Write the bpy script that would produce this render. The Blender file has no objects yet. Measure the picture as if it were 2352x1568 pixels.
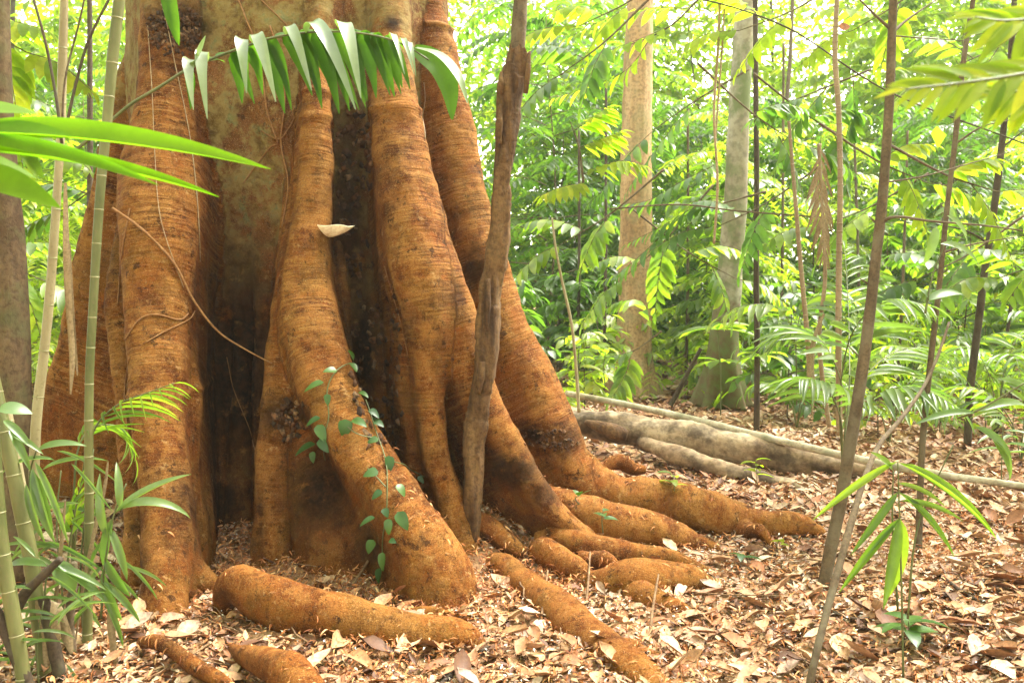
import bpy, math, random
import numpy as np
from mathutils import Vector, Matrix
from mathutils.bvhtree import BVHTree

random.seed(7)
RNG = np.random.default_rng(11)
sc = bpy.context.scene
COL = sc.collection
R = math.radians

# ------------------------------------------------------------------ camera, sky, sun, exposure
PITCH = R(3.35); CAM_H = 1.5; FPX = 2121.0; CX, CY = 1176.0, 784.0
cam = bpy.data.cameras.new('camera'); camo = bpy.data.objects.new('camera', cam); COL.objects.link(camo)
camo.location = (0, 0, CAM_H); camo.rotation_euler = (R(90) - PITCH, 0, 0)
cam.sensor_width = 36.0; cam.lens = 36.0 * FPX / 2352.0
cam.clip_start = 0.05; cam.clip_end = 500
cam.dof.use_dof = True; cam.dof.focus_distance = 4.9; cam.dof.aperture_fstop = 5.0
sc.camera = camo

SUN_EL, SUN_AZ = R(58), R(62)           # soft daylight from high up on the right, a little behind the tree
world = bpy.data.worlds.new('World'); sc.world = world; world.use_nodes = True
wn = world.node_tree; wn.nodes.clear()
sky = wn.nodes.new('ShaderNodeTexSky'); sky.sky_type = 'NISHITA'; sky.sun_disc = False
sky.sun_elevation = SUN_EL; sky.sun_rotation = SUN_AZ; sky.air_density = 1.0; sky.dust_density = 1.0; sky.ozone_density = 1.0
hs = wn.nodes.new('ShaderNodeHueSaturation'); hs.inputs['Saturation'].default_value = 0.12
tint = wn.nodes.new('ShaderNodeMix'); tint.data_type = 'RGBA'; tint.blend_type = 'MULTIPLY'
tint.inputs[0].default_value = 1.0; tint.inputs[7].default_value = (1.0, 0.97, 0.885, 1)
bg = wn.nodes.new('ShaderNodeBackground'); bg.inputs[1].default_value = 0.13
wo = wn.nodes.new('ShaderNodeOutputWorld')
wn.links.new(sky.outputs[0], hs.inputs['Color']); wn.links.new(hs.outputs[0], tint.inputs[6])
wn.links.new(tint.outputs[2], bg.inputs[0]); wn.links.new(bg.outputs[0], wo.inputs[0])

sd = bpy.data.lights.new('sun', 'SUN'); sd.energy = 1.5; sd.angle = R(30); sd.color = (1.0, 0.945, 0.84)
so = bpy.data.objects.new('sun', sd); COL.objects.link(so)
# direction towards the sun: right and behind the camera, high up
sdir = Vector((math.sin(SUN_AZ) * math.cos(SUN_EL), math.cos(SUN_AZ) * math.cos(SUN_EL), math.sin(SUN_EL)))
so.rotation_euler = sdir.to_track_quat('Z', 'Y').to_euler(); so.location = (3, -3, 12)

vs = sc.view_settings
vs.view_transform = 'Standard'; vs.look = 'None'; vs.exposure = 3.35; vs.gamma = 1.0; vs.use_curve_mapping = False
cy = sc.cycles
cy.use_denoising = True; cy.max_bounces = 6; cy.diffuse_bounces = 3; cy.glossy_bounces = 2; cy.transmission_bounces = 4
cy.transparent_max_bounces = 4; cy.caustics_reflective = False; cy.caustics_refractive = False; cy.sample_clamp_indirect = 6.0

# ------------------------------------------------------------------ small maths helpers
def at(px, py, Y):
    """world point at depth Y seen in direction (px, py) of the 2352 x 1568 survey picture"""
    u = (px - CX) / FPX; v = (CY - py) / FPX
    s = Y / (math.cos(PITCH) + v * math.sin(PITCH))
    return np.array([u * s, Y, CAM_H + s * (v * math.cos(PITCH) - math.sin(PITCH))])

_TAB = np.random.default_rng(3).random((32, 32, 32)).astype(np.float32)
def vnoise(P, scale=1.0, seed=0):
    p = np.asarray(P, dtype=np.float64) * scale + seed * 7.31
    i = np.floor(p).astype(np.int64); f = p - i; f = f * f * (3 - 2 * f)
    i0 = i % 32; i1 = (i + 1) % 32
    x0, y0, z0 = i0[..., 0], i0[..., 1], i0[..., 2]; x1, y1, z1 = i1[..., 0], i1[..., 1], i1[..., 2]
    fx, fy, fz = f[..., 0], f[..., 1], f[..., 2]
    a = _TAB[x0, y0, z0] * (1 - fx) + _TAB[x1, y0, z0] * fx
    b = _TAB[x0, y1, z0] * (1 - fx) + _TAB[x1, y1, z0] * fx
    c = _TAB[x0, y0, z1] * (1 - fx) + _TAB[x1, y0, z1] * fx
    d = _TAB[x0, y1, z1] * (1 - fx) + _TAB[x1, y1, z1] * fx
    return ((a * (1 - fy) + b * fy) * (1 - fz) + (c * (1 - fy) + d * fy) * fz) * 2 - 1

ROOT_PTS = None   # (x, y, r) samples of the surface roots: soil is banked against them
def hz(x, y):
    """height of the forest floor"""
    x = np.asarray(x, dtype=np.float64); y = np.asarray(y, dtype=np.float64)
    P = np.stack([x, y, np.zeros_like(x)], -1)
    z = 0.035 * vnoise(P, 0.9, 1) + 0.012 * vnoise(P, 3.1, 2)
    far = np.clip((np.hypot(x, y) - 9) / 20, 0, 1)
    z = z + far * (0.25 * vnoise(P, 0.13, 4))
    z = z + 0.31 * np.exp(-(((x + 0.32) / 0.42) ** 2 + ((y - 5.25) / 0.38) ** 2))
    z = z + 0.13 * np.exp(-(((x + 1.62) / 0.35) ** 2 + ((y - 5.4) / 0.4) ** 2))
    z = z + 0.10 * np.exp(-(((x + 1.05) / 0.5) ** 2 + ((y - 5.0) / 0.4) ** 2))
    if ROOT_PTS is not None:
        sh = x.shape; xf, yf = x.ravel(), y.ravel(); add = np.zeros(len(xf))
        near = np.nonzero((xf > -2.6) & (xf < 2.2) & (yf > 2.8) & (yf < 6.6))[0]
        for q in range(0, len(near), 20000):
            k = near[q:q + 20000]; d2 = (xf[k][:, None] - ROOT_PTS[None, :, 0]) ** 2 + (yf[k][:, None] - ROOT_PTS[None, :, 1]) ** 2
            add[k] = (0.34 * ROOT_PTS[None, :, 2] * np.exp(-d2 / (1.9 * ROOT_PTS[None, :, 2]) ** 2)).max(1)
        z = z + add.reshape(sh)
    return z

def gp(px, py):
    """forest-floor point seen at (px, py)"""
    z = 0.0
    for _ in range(6):
        v = (CY - py) / FPX
        t = -(v * math.cos(PITCH) - math.sin(PITCH)) / (math.cos(PITCH) + v * math.sin(PITCH))
        Y = (CAM_H - z) / t
        p = at(px, py, Y); z = 0.5 * z + 0.5 * float(hz(p[0], p[1]))
    return np.array([p[0], p[1], float(hz(p[0], p[1]))])

def spline(P, n, closed=False):
    P = np.asarray(P, dtype=np.float64)
    if len(P) == 2:
        t = np.linspace(0, 1, n)[:, None]; return P[0] * (1 - t) + P[1] * t
    Q = np.vstack([2 * P[0] - P[1], P, 2 * P[-1] - P[-2]])
    t = np.linspace(0, len(P) - 1, n); i = np.minimum(t.astype(int), len(P) - 2); f = (t - i)[:, None]
    p0, p1, p2, p3 = Q[i], Q[i + 1], Q[i + 2], Q[i + 3]
    return 0.5 * (2 * p1 + (p2 - p0) * f + (2 * p0 - 5 * p1 + 4 * p2 - p3) * f ** 2 + (3 * p1 - p0 - 3 * p2 + p3) * f ** 3)

def nrm(v):
    v = np.asarray(v, dtype=np.float64); return v / np.maximum(np.linalg.norm(v, axis=-1, keepdims=True), 1e-9)

# ------------------------------------------------------------------ mesh helpers
def mesh_np(name, V, F, mat=None, attrs=None, smooth=True, normals=None):
    V = np.asarray(V, dtype=np.float32); F = np.asarray(F, dtype=np.int32)
    me = bpy.data.meshes.new(name); n, k = F.shape
    me.vertices.add(len(V)); me.vertices.foreach_set('co', V.ravel())
    me.loops.add(n * k); me.loops.foreach_set('vertex_index', F.ravel())
    me.polygons.add(n); me.polygons.foreach_set('loop_start', np.arange(0, n * k, k, dtype=np.int32))
    me.update(calc_edges=True)
    if smooth: me.polygons.foreach_set('use_smooth', np.ones(n, dtype=bool))
    for an, arr in (attrs or {}).items():
        arr = np.asarray(arr, dtype=np.float32)
        if arr.ndim == 1:
            a = me.attributes.new(an, 'FLOAT', 'POINT'); a.data.foreach_set('value', arr)
        else:
            a = me.attributes.new(an, 'FLOAT_VECTOR', 'POINT'); a.data.foreach_set('vector', arr.ravel())
    if mat: me.materials.append(mat)
    if normals is not None: me.normals_split_custom_set_from_vertices([tuple(x) for x in normals])
    me.validate() if False else None
    return me

def link(name, me, parent=None, loc=None):
    o = bpy.data.objects.new(name, me); COL.objects.link(o)
    if parent is not None: o.parent = parent
    if loc is not None: o.location = loc
    return o

def tag(o, label=None, cat=None, group=None, kind=None):
    if label: o['label'] = label
    if cat: o['category'] = cat
    if group: o['group'] = group
    if kind: o['kind'] = kind
    return o

def thing(name, loc, label, cat, group=None):
    o = bpy.data.objects.new(name, None); COL.objects.link(o); o.location = tuple(float(c) for c in loc)
    o.empty_display_size = 0.1
    return tag(o, label, cat, group)

def tube_np(P, r, nseg=8, rough=0.0, seed=0):
    """closed tapered tube round a polyline; returns V, F(quads), U(length along)"""
    P = np.asarray(P, dtype=np.float64); n = len(P); r = np.broadcast_to(np.asarray(r, dtype=np.float64), (n,)).copy()
    T = np.gradient(P, axis=0); T = nrm(T)
    ref = np.array([0, 0, 1.0]) if abs(T[0][2]) < 0.9 else np.array([0, 1.0, 0])
    N = np.zeros_like(P); N[0] = nrm(np.cross(T[0], ref))
    for i in range(1, n):
        v = N[i - 1] - T[i] * np.dot(N[i - 1], T[i]); N[i] = nrm(v)
    B = np.cross(T, N)
    # end caps: an extra tiny ring at each end
    P = np.vstack([P[:1], P, P[-1:]]); T = np.vstack([T[:1], T, T[-1:]]); N = np.vstack([N[:1], N, N[-1:]]); B = np.vstack([B[:1], B, B[-1:]])
    r = np.concatenate([[r[0] * 0.02], r, [r[-1] * 0.02]]); n += 2
    a = np.linspace(0, 2 * np.pi, nseg, endpoint=False)
    V = P[:, None, :] + r[:, None, None] * (np.cos(a)[None, :, None] * N[:, None, :] + np.sin(a)[None, :, None] * B[:, None, :])
    L = np.concatenate([[0], np.cumsum(np.linalg.norm(np.diff(P, axis=0), axis=1))])
    U = np.repeat(L, nseg)
    V = V.reshape(-1, 3)
    if rough:
        C = np.repeat(P, nseg, axis=0); D = V - C
        s = 1 + rough * vnoise(V, 9.0, seed) + 0.6 * rough * vnoise(V, 27.0, seed + 1)
        V = C + D * s[:, None]
    i = np.arange(n - 1)[:, None] * nseg; j = np.arange(nseg)[None, :]; j2 = (j + 1) % nseg
    F = np.stack([i + j, i + j2, i + nseg + j2, i + nseg + j], -1).reshape(-1, 4)
    return V, F, U

def tube(name, P, r, mat, parent, nseg=8, rough=0.0, n=None, seed=0):
    P = np.asarray(P, dtype=np.float64); r = np.asarray(r, dtype=np.float64)
    if n:
        if r.ndim: r = np.interp(np.linspace(0, len(P) - 1, n), np.arange(len(r)), r)
        P = spline(P, n)
    V, F, U = tube_np(P, r, nseg, rough, seed)
    if parent is not None: V = V - np.array(parent_loc(parent))
    ring = np.stack([U, np.zeros_like(U), np.zeros_like(U)], -1)
    return link(name, mesh_np(name, V, F, mat, {'ringco': ring}), parent)

def parent_loc(o):
    p = np.zeros(3)
    while o is not None:
        p = p + np.array(o.location); o = o.parent
    return p

# ------------------------------------------------------------------ materials
def new_mat(name):
    m = bpy.data.materials.new(name); m.use_nodes = True; nt = m.node_tree; nt.nodes.clear()
    return m, nt
class NT:
    def __init__(s, nt): s.nt = nt
    def n(s, t, **kw):
        nd = s.nt.nodes.new(t)
        for k, v in kw.items():
            if k.startswith('_'): setattr(nd, k[1:], v)
        return nd
    def l(s, a, b): s.nt.links.new(a, b)
    def noise(s, vec, scale, detail=4, rough=0.55, dim='3D'):
        nd = s.nt.nodes.new('ShaderNodeTexNoise'); nd.noise_dimensions = dim
        nd.inputs['Scale'].default_value = scale; nd.inputs['Detail'].default_value = detail; nd.inputs['Roughness'].default_value = rough
        if vec is not None: s.l(vec, nd.inputs['Vector'])
        return nd.outputs[0]
    def ramp(s, fac, stops):
        nd = s.nt.nodes.new('ShaderNodeValToRGB'); e = nd.color_ramp.elements
        while len(e) < len(stops): e.new(0.5)
        for el, (p, c) in zip(e, stops):
            el.position = p; el.color = (c[0], c[1], c[2], 1) if not np.isscalar(c) else (c, c, c, 1)
        s.l(fac, nd.inputs[0]); return nd.outputs[0]
    def mix(s, fac, a, b, mode='MIX'):
        nd = s.nt.nodes.new('ShaderNodeMix'); nd.data_type = 'RGBA'; nd.blend_type = mode
        for sock, v in ((nd.inputs[0], fac), (nd.inputs[6], a), (nd.inputs[7], b)):
            if hasattr(v, 'node'): s.l(v, sock)
            elif np.isscalar(v): sock.default_value = v
            else: sock.default_value = (v[0], v[1], v[2], 1)
        return nd.outputs[2]
    def math(s, op, a, b=0.0, clamp=False):
        nd = s.nt.nodes.new('ShaderNodeMath'); nd.operation = op; nd.use_clamp = clamp
        for sock, v in ((nd.inputs[0], a), (nd.inputs[1], b)):
            if hasattr(v, 'node'): s.l(v, sock)
            else: sock.default_value = v
        return nd.outputs[0]
    def vmul(s, vec, xyz):
        nd = s.nt.nodes.new('ShaderNodeVectorMath'); nd.operation = 'MULTIPLY'; s.l(vec, nd.inputs[0]); nd.inputs[1].default_value = xyz
        return nd.outputs[0]
    def attr(s, name):
        nd = s.nt.nodes.new('ShaderNodeAttribute'); nd.attribute_name = name; return nd
    def bump(s, h, strength, dist, normal=None):
        nd = s.nt.nodes.new('ShaderNodeBump'); nd.inputs['Strength'].default_value = strength; nd.inputs['Distance'].default_value = dist
        s.l(h, nd.inputs['Height'])
        if normal is not None: s.l(normal, nd.inputs['Normal'])
        return nd.outputs[0]
    def out(s, shader):
        o = s.nt.nodes.new('ShaderNodeOutputMaterial'); s.l(shader, o.inputs[0])
    def principled(s, color, rough=0.8, normal=None, spec=0.3):
        p = s.nt.nodes.new('ShaderNodeBsdfPrincipled')
        if hasattr(color, 'node'): s.l(color, p.inputs['Base Color'])
        else: p.inputs['Base Color'].default_value = (*color, 1)
        if hasattr(rough, 'node'): s.l(rough, p.inputs['Roughness'])
        else: p.inputs['Roughness'].default_value = rough
        p.inputs['Specular IOR Level'].default_value = spec
        if normal is not None: s.l(normal, p.inputs['Normal'])
        return p.outputs[0]

def bark_buttress():
    m, nt = new_mat('orange_bark'); s = NT(nt)
    pos = s.n('ShaderNodeNewGeometry').outputs['Position']
    rc = s.attr('ringco').outputs['Vector']
    lich = s.attr('lichen').outputs['Fac']; stain_shade = s.attr('stain_shade').outputs['Fac']
    # ring coordinates: stretched along the ring so noise turns into hoops round the column
    add = s.n('ShaderNodeVectorMath'); add.operation = 'ADD'
    wob = s.n('ShaderNodeVectorMath'); wob.operation = 'SCALE'; wob.inputs['Scale'].default_value = 0.02
    nz = s.n('ShaderNodeTexNoise'); nz.inputs['Scale'].default_value = 5.0; s.l(pos, nz.inputs['Vector'])
    s.l(nz.outputs['Color'], wob.inputs[0]); s.l(rc, add.inputs[0]); s.l(wob.outputs[0], add.inputs[1])
    rv = add.outputs[0]
    ringA = s.noise(s.vmul(rv, (26, 1.6, 1.6)), 1.0, 3, 0.55)
    ringB = s.noise(s.vmul(rv, (80, 5.0, 5.0)), 1.0, 2, 0.5)
    blot = s.noise(pos, 2.6, 6, 0.62); blot2 = s.noise(pos, 8.0, 5, 0.65)
    grain = s.noise(pos, 150.0, 3, 0.75); speck = s.noise(pos, 230.0, 2, 0.6)
    base = s.ramp(blot, [(0.30, (0.060, 0.018, 0.005)), (0.39, (0.125, 0.036, 0.007)), (0.47, (0.190, 0.058, 0.010)), (0.54, (0.255, 0.092, 0.016)), (0.62, (0.235, 0.070, 0.011)), (0.74, (0.17, 0.042, 0.008))])
    red = s.noise(pos, 8.0, 8, 0.7)
    base = s.mix(s.ramp(red, [(0.54, 0.0), (0.59, 0.6)]), base, (0.27, 0.070, 0.010))
    base = s.mix(s.ramp(red, [(0.36, 0.65), (0.41, 0.0)]), base, (0.070, 0.023, 0.007))
    ol = s.noise(pos, 2.6, 9, 0.72)
    base = s.mix(s.ramp(ol, [(0.52, 0.0), (0.57, 0.55)]), base, (0.150, 0.088, 0.018))
    streak = s.noise(s.vmul(rv, (1.6, 22, 22)), 1.0, 6, 0.65)
    base = s.mix(s.ramp(streak, [(0.34, 0.6), (0.42, 0.0)]), base, (0.062, 0.020, 0.006))
    base = s.mix(s.ramp(streak, [(0.57, 0.0), (0.66, 0.4)]), base, (0.36, 0.185, 0.048))
    ramp_amp = s.attr('ringamp').outputs['Fac']
    rm = s.math('MULTIPLY', s.ramp(s.noise(pos, 3.7, 4, 0.6), [(0.40, 0.10), (0.56, 1.0)]), ramp_amp)
    base = s.mix(s.math('MULTIPLY', rm, s.ramp(ringA, [(0.52, 0.0), (0.56, 0.6), (0.61, 0.05)])), base, (0.42, 0.225, 0.072))
    base = s.mix(s.math('MULTIPLY', rm, s.ramp(ringA, [(0.478, 0.0), (0.488, 0.75), (0.498, 0.0)])), base, (0.035, 0.013, 0.005))
    base = s.mix(s.math('MULTIPLY', rm, s.ramp(ringA, [(0.37, 0.5), (0.41, 0.0)])), base, (0.060, 0.020, 0.005))
    base = s.mix(s.math('MULTIPLY', rm, s.ramp(ringB, [(0.57, 0.0), (0.61, 0.45), (0.65, 0.0)])), base, (0.44, 0.25, 0.085))
    base = s.mix(s.math('MULTIPLY', rm, s.ramp(ringB, [(0.40, 0.5), (0.44, 0.0)])), base, (0.055, 0.019, 0.006))
    base = s.mix(s.math('MULTIPLY', lich, 0.75), base, s.ramp(s.noise(pos, 6.0, 7, 0.7), [(0.35, (0.055, 0.024, 0.010)), (0.50, (0.145, 0.066, 0.024)), (0.65, (0.20, 0.108, 0.045))]))
    crest_light = s.math('MULTIPLY', s.attr('crest_light').outputs['Fac'], s.ramp(s.noise(pos, 8.0, 8, 0.75), [(0.46, 0.0), (0.52, 0.55)]))  # patchy tan on crests: painted light along with rubbed, grainy bark
    base = s.mix(crest_light, base, (0.37, 0.185, 0.050))
    base = s.mix(s.ramp(grain, [(0.38, 0.6), (0.47, 0.0)]), base, (0.055, 0.020, 0.006))
    base = s.mix(s.ramp(grain, [(0.56, 0.0), (0.66, 0.45)]), base, (0.38, 0.205, 0.06))
    base = s.mix(s.ramp(speck, [(0.63, 0.0), (0.68, 0.65)]), base, (0.54, 0.39, 0.19))
    sc_ = s.noise(pos, 12.0, 9, 0.8)
    base = s.mix(s.ramp(sc_, [(0.585, 0.0), (0.60, 0.8)]), base, (0.038, 0.016, 0.008))
    base = s.mix(s.ramp(s.noise(pos, 17.0, 9, 0.8), [(0.60, 0.0), (0.615, 0.65)]), base, (0.42, 0.27, 0.12))
    # grey-green lichen
    lcol = s.ramp(s.noise(pos, 12.0, 6, 0.7), [(0.30, (0.10, 0.055, 0.014)), (0.42, (0.175, 0.125, 0.040)), (0.54, (0.26, 0.20, 0.078)), (0.66, (0.17, 0.19, 0.085)), (0.76, (0.30, 0.27, 0.14))])
    lf = s.math('MULTIPLY', lich, s.ramp(s.noise(pos, 4.5, 8, 0.72), [(0.44, 0.0), (0.52, 1.0)]))
    base = s.mix(lf, base, lcol)
    base = s.mix(s.math('MULTIPLY', lich, s.ramp(speck, [(0.60, 0.0), (0.68, 0.6)])), base, (0.34, 0.31, 0.20))
    # dark wet / burnt stains, and shade painted into the bays
    sf = s.math('MULTIPLY', stain_shade, s.ramp(s.noise(pos, 7.0, 7, 0.72), [(0.32, 0.0), (0.46, 1.0)]), True)
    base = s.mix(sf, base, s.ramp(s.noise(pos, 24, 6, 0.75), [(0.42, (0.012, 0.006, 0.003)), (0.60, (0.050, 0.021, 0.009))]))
    sp2 = s.ramp(s.noise(pos, 5.0, 7, 0.75), [(0.66, 0.0), (0.72, 0.75)])
    base = s.mix(sp2, base, (0.030, 0.013, 0.006))
    h = s.math('MULTIPLY', s.math('ADD', ringA, s.math('MULTIPLY', ringB, 0.65)), ramp_amp)
    n1 = s.bump(h, 0.95, 0.022)
    n2 = s.bump(s.math('ADD', s.math('ADD', s.noise(pos, 30, 8, 0.78), s.ramp(s.noise(pos, 11.0, 8, 0.78), [(0.55, 0.0), (0.62, 0.35)])), s.math('MULTIPLY', grain, 0.25)), 0.95, 0.018, n1)
    base = s.mix(1.0, base, (0.88, 0.81, 0.74), 'MULTIPLY')
    s.out(s.principled(base, 0.85, n2, 0.10)); return m

def simple_bark(name, stops, scale=12.0, stretch=(1, 1, 0.15), bump=0.6, dist=0.01, rough=0.85, patches=None, moss=None):
    m, nt = new_mat(name); s = NT(nt)
    pos = s.n('ShaderNodeNewGeometry').outputs['Position']
    v = s.vmul(pos, stretch)
    a = s.noise(v, scale, 6, 0.65); b = s.noise(pos, scale * 5, 4, 0.6)
    col = s.ramp(a, stops)
    col = s.mix(s.ramp(b, [(0.38, 0.45), (0.55, 0.0)]), col, tuple(c * 0.35 for c in stops[0][1]))
    if patches:
        col = s.mix(s.ramp(s.noise(pos, patches[1], 5, 0.65), [(0.48, 0.0), (0.6, patches[2])]), col, patches[0])
    if moss:   # moss and mud creeping up the foot of the trunk
        sx = s.n('ShaderNodeSeparateXYZ'); s.l(pos, sx.inputs[0])
        hgt = s.math('ADD', sx.outputs[2], s.math('MULTIPLY', s.noise(pos, 3.0, 6, 0.7), 1.6))
        mr = s.n('ShaderNodeMapRange'); mr.inputs[1].default_value = moss[0]; mr.inputs[2].default_value = moss[0] + 0.5; mr.inputs[3].default_value = 0.85; mr.inputs[4].default_value = 0.0; s.l(hgt, mr.inputs[0])
        col = s.mix(mr.outputs[0], col, s.ramp(s.noise(pos, 9, 6, 0.7), [(0.40, moss[1]), (0.60, moss[2])]))
    nn = s.bump(s.math('ADD', a, s.math('MULTIPLY', b, 0.4)), bump, dist)
    s.out(s.principled(col, rough, nn, 0.25)); return m

def cane_mat(name, a, b):
    m, nt = new_mat(name); s = NT(nt)
    pos = s.n('ShaderNodeNewGeometry').outputs['Position']
    n = s.noise(s.vmul(pos, (1, 1, 0.25)), 9.0, 5, 0.6)
    col = s.ramp(n, [(0.35, a), (0.62, b)])
    col = s.mix(s.ramp(s.noise(pos, 60, 4, 0.7), [(0.56, 0.0), (0.66, 0.6)]), col, (0.12, 0.09, 0.04))
    s.out(s.principled(col, 0.5, s.bump(s.noise(pos, 70, 3), 0.15, 0.004), 0.4)); return m

def leaf_mat(name, cols, trans=0.56, rough=0.36, by_object=False, spec=0.65, tcol=None):
    """cols: ramp stops picked by a per-leaf random number; light passes through the blade"""
    m, nt = new_mat(name); s = NT(nt)
    if by_object: f = s.n('ShaderNodeObjectInfo').outputs['Random']
    else: f = s.attr('rnd').outputs['Fac']
    col = s.ramp(f, cols)
    pos = s.n('ShaderNodeNewGeometry').outputs['Position']
    col = s.mix(s.ramp(s.noise(pos, 14.0, 4, 0.6), [(0.35, 0.35), (0.6, 0.0)]), col, tuple(c * 0.5 for c in cols[0][1]))
    p = s.n('ShaderNodeBsdfPrincipled'); s.l(col, p.inputs['Base Color']); p.inputs['Roughness'].default_value = rough
    p.inputs['Specular IOR Level'].default_value = spec
    t = s.n('ShaderNodeBsdfTranslucent')
    tc = s.mix(1.0, col, tcol or (2.5, 2.8, 1.0), 'MULTIPLY')
    s.l(tc, t.inputs['Color'])
    mx = s.n('ShaderNodeMixShader'); mx.inputs[0].default_value = trans
    s.l(p.outputs[0], mx.inputs[1]); s.l(t.outputs[0], mx.inputs[2])
    s.out(mx.outputs[0]); return m

def dry_mat(name, by_object=False):
    m, nt = new_mat(name); s = NT(nt)
    f = s.n('ShaderNodeObjectInfo').outputs['Random'] if by_object else s.attr('rnd').outputs['Fac']
    col = s.ramp(f, [(0.0, (0.0952, 0.0396, 0.0176)), (0.08, (0.2352, 0.0935, 0.0374)), (0.22, (0.3808, 0.1925, 0.0880)), (0.38, (0.4704, 0.2805, 0.1485)),
                     (0.54, (0.5376, 0.3575, 0.2090)), (0.66, (0.3360, 0.1265, 0.0495)), (0.78, (0.4256, 0.2585, 0.1595)), (0.89, (0.3472, 0.2365, 0.1815)), (1.0, (0.6160, 0.4620, 0.3190))])
    pos = s.n('ShaderNodeNewGeometry').outputs['Position']
    col = s.mix(s.ramp(s.noise(pos, 45.0, 5, 0.7), [(0.36, 0.6), (0.58, 0.0)]), col, (0.06, 0.025, 0.012))
    p = s.principled(col, 0.6, s.bump(s.noise(pos, 90, 4), 0.3, 0.004), 0.3)
    s.out(p); return m

MAT = {}
MAT['bark'] = bark_buttress()
MAT['dead'] = simple_bark('dead_bark', [(0.34, (0.045, 0.021, 0.009)), (0.47, (0.130, 0.066, 0.026)), (0.58, (0.19, 0.105, 0.042)), (0.74, (0.09, 0.043, 0.018))], 9, (1, 1, 0.18), 1.0, 0.02)
MAT['tan'] = simple_bark('tan_bark', [(0.30, (0.1508, 0.0841, 0.0360)), (0.50, (0.2668, 0.1682, 0.0812)), (0.68, (0.3364, 0.2320, 0.1276))], 5, (1, 1, 0.12), 0.7, 0.03, patches=((0.2088, 0.1914, 0.0928), 2.5, 0.5))
MAT['pale'] = simple_bark('pale_bark', [(0.30, (0.1566, 0.1276, 0.0754)), (0.50, (0.2436, 0.2146, 0.1450)), (0.68, (0.3132, 0.2958, 0.2262))], 2.5, (1, 1, 0.35), 0.4, 0.02, patches=((0.10, 0.125, 0.045), 1.8, 0.9), moss=(1.9, (0.085, 0.045, 0.018), (0.085, 0.105, 0.028)))
MAT['sapling'] = simple_bark('sapling_bark', [(0.30, (0.0580, 0.0383, 0.0232)), (0.52, (0.0986, 0.0667, 0.0377)), (0.70, (0.1392, 0.0986, 0.0580))], 14, (1, 1, 0.3), 0.5, 0.006, patches=((0.1392, 0.1160, 0.0754), 6, 0.6))
MAT['darkstem'] = simple_bark('dark_stem_bark', [(0.30, (0.0319, 0.0209, 0.0139)), (0.60, (0.0696, 0.0464, 0.0290))], 14, (1, 1, 0.3), 0.5, 0.006, patches=((0.0812, 0.0725, 0.0464), 5, 0.5))
MAT['leftbark'] = simple_bark('left_trunk_bark', [(0.30, (0.0580, 0.0319, 0.0151)), (0.52, (0.1102, 0.0696, 0.0348)), (0.70, (0.1450, 0.1044, 0.0522))], 8, (1, 1, 0.4), 0.8, 0.015, patches=((0.0696, 0.0725, 0.0290), 5, 0.6))
MAT['log'] = simple_bark('log_bark', [(0.30, (0.0870, 0.0493, 0.0261)), (0.48, (0.1914, 0.1363, 0.0812)), (0.62, (0.2784, 0.2204, 0.1450)), (0.78, (0.1566, 0.0986, 0.0551))], 4, (0.35, 1, 1), 0.9, 0.02, patches=((0.0290, 0.0174, 0.0116), 2.6, 0.75))
MAT['pole'] = simple_bark('pale_pole_bark', [(0.30, (0.1914, 0.1450, 0.0870)), (0.50, (0.3016, 0.2610, 0.1798)), (0.70, (0.3596, 0.3306, 0.2552))], 8, (0.3, 1, 1), 0.5, 0.008, patches=((0.1160, 0.1276, 0.0638), 5, 0.6))
MAT['twig'] = simple_bark('dry_twig_bark', [(0.30, (0.0986, 0.0493, 0.0232)), (0.55, (0.1972, 0.1160, 0.0580)), (0.75, (0.2784, 0.1972, 0.1160))], 12, (1, 1, 1), 0.4, 0.005)
MAT['rootlet'] = simple_bark('rootlet_bark', [(0.30, (0.1740, 0.0725, 0.0232)), (0.60, (0.2668, 0.1334, 0.0522)), (0.80, (0.3190, 0.1972, 0.0986))], 16, (1, 1, 0.4), 0.5, 0.004)
MAT['paleroot'] = simple_bark('pale_rootlet_bark', [(0.30, (0.2320, 0.1450, 0.0754)), (0.60, (0.3364, 0.2436, 0.1450))], 16, (1, 1, 0.4), 0.5, 0.004)
MAT['cane'] = cane_mat('cane_skin', (0.060, 0.068, 0.016), (0.135, 0.132, 0.045))
MAT['oldcane'] = cane_mat('old_cane_skin', (0.1820, 0.1400, 0.0665), (0.2940, 0.2520, 0.1400))
MAT['node'] = cane_mat('cane_node', (0.17, 0.165, 0.075), (0.24, 0.22, 0.11))
MAT['ringstem'] = cane_mat('ringed_stem_skin', (0.1540, 0.1015, 0.0525), (0.2520, 0.1750, 0.0980))
for _k, _f in (('sapling', 1.1), ('tan', 1.35), ('log', 1.6), ('pole', 1.35), ('dead', 0.8)):
    for _n in MAT[_k].node_tree.nodes:
        if _n.type == 'VALTORGB':
            for _e in _n.color_ramp.elements:
                if abs(_e.color[0] - _e.color[2]) > 1e-3: _e.color = tuple(c * _f for c in _e.color[:3]) + (1,)
MAT['dry'] = dry_mat('dry_leaf_stuff'); MAT['dryo'] = dry_mat('dry_leaf', True)
MAT['straw'] = simple_bark('dry_sheath', [(0.30, (0.1740, 0.1102, 0.0522)), (0.55, (0.2784, 0.2030, 0.1160)), (0.75, (0.3596, 0.2900, 0.1914))], 20, (1, 1, 0.1), 0.4, 0.004)
G1 = [(0.0, (0.062, 0.112, 0.013)), (0.35, (0.101, 0.168, 0.018)), (0.7, (0.146, 0.213, 0.022)), (1.0, (0.213, 0.263, 0.034))]
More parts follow.
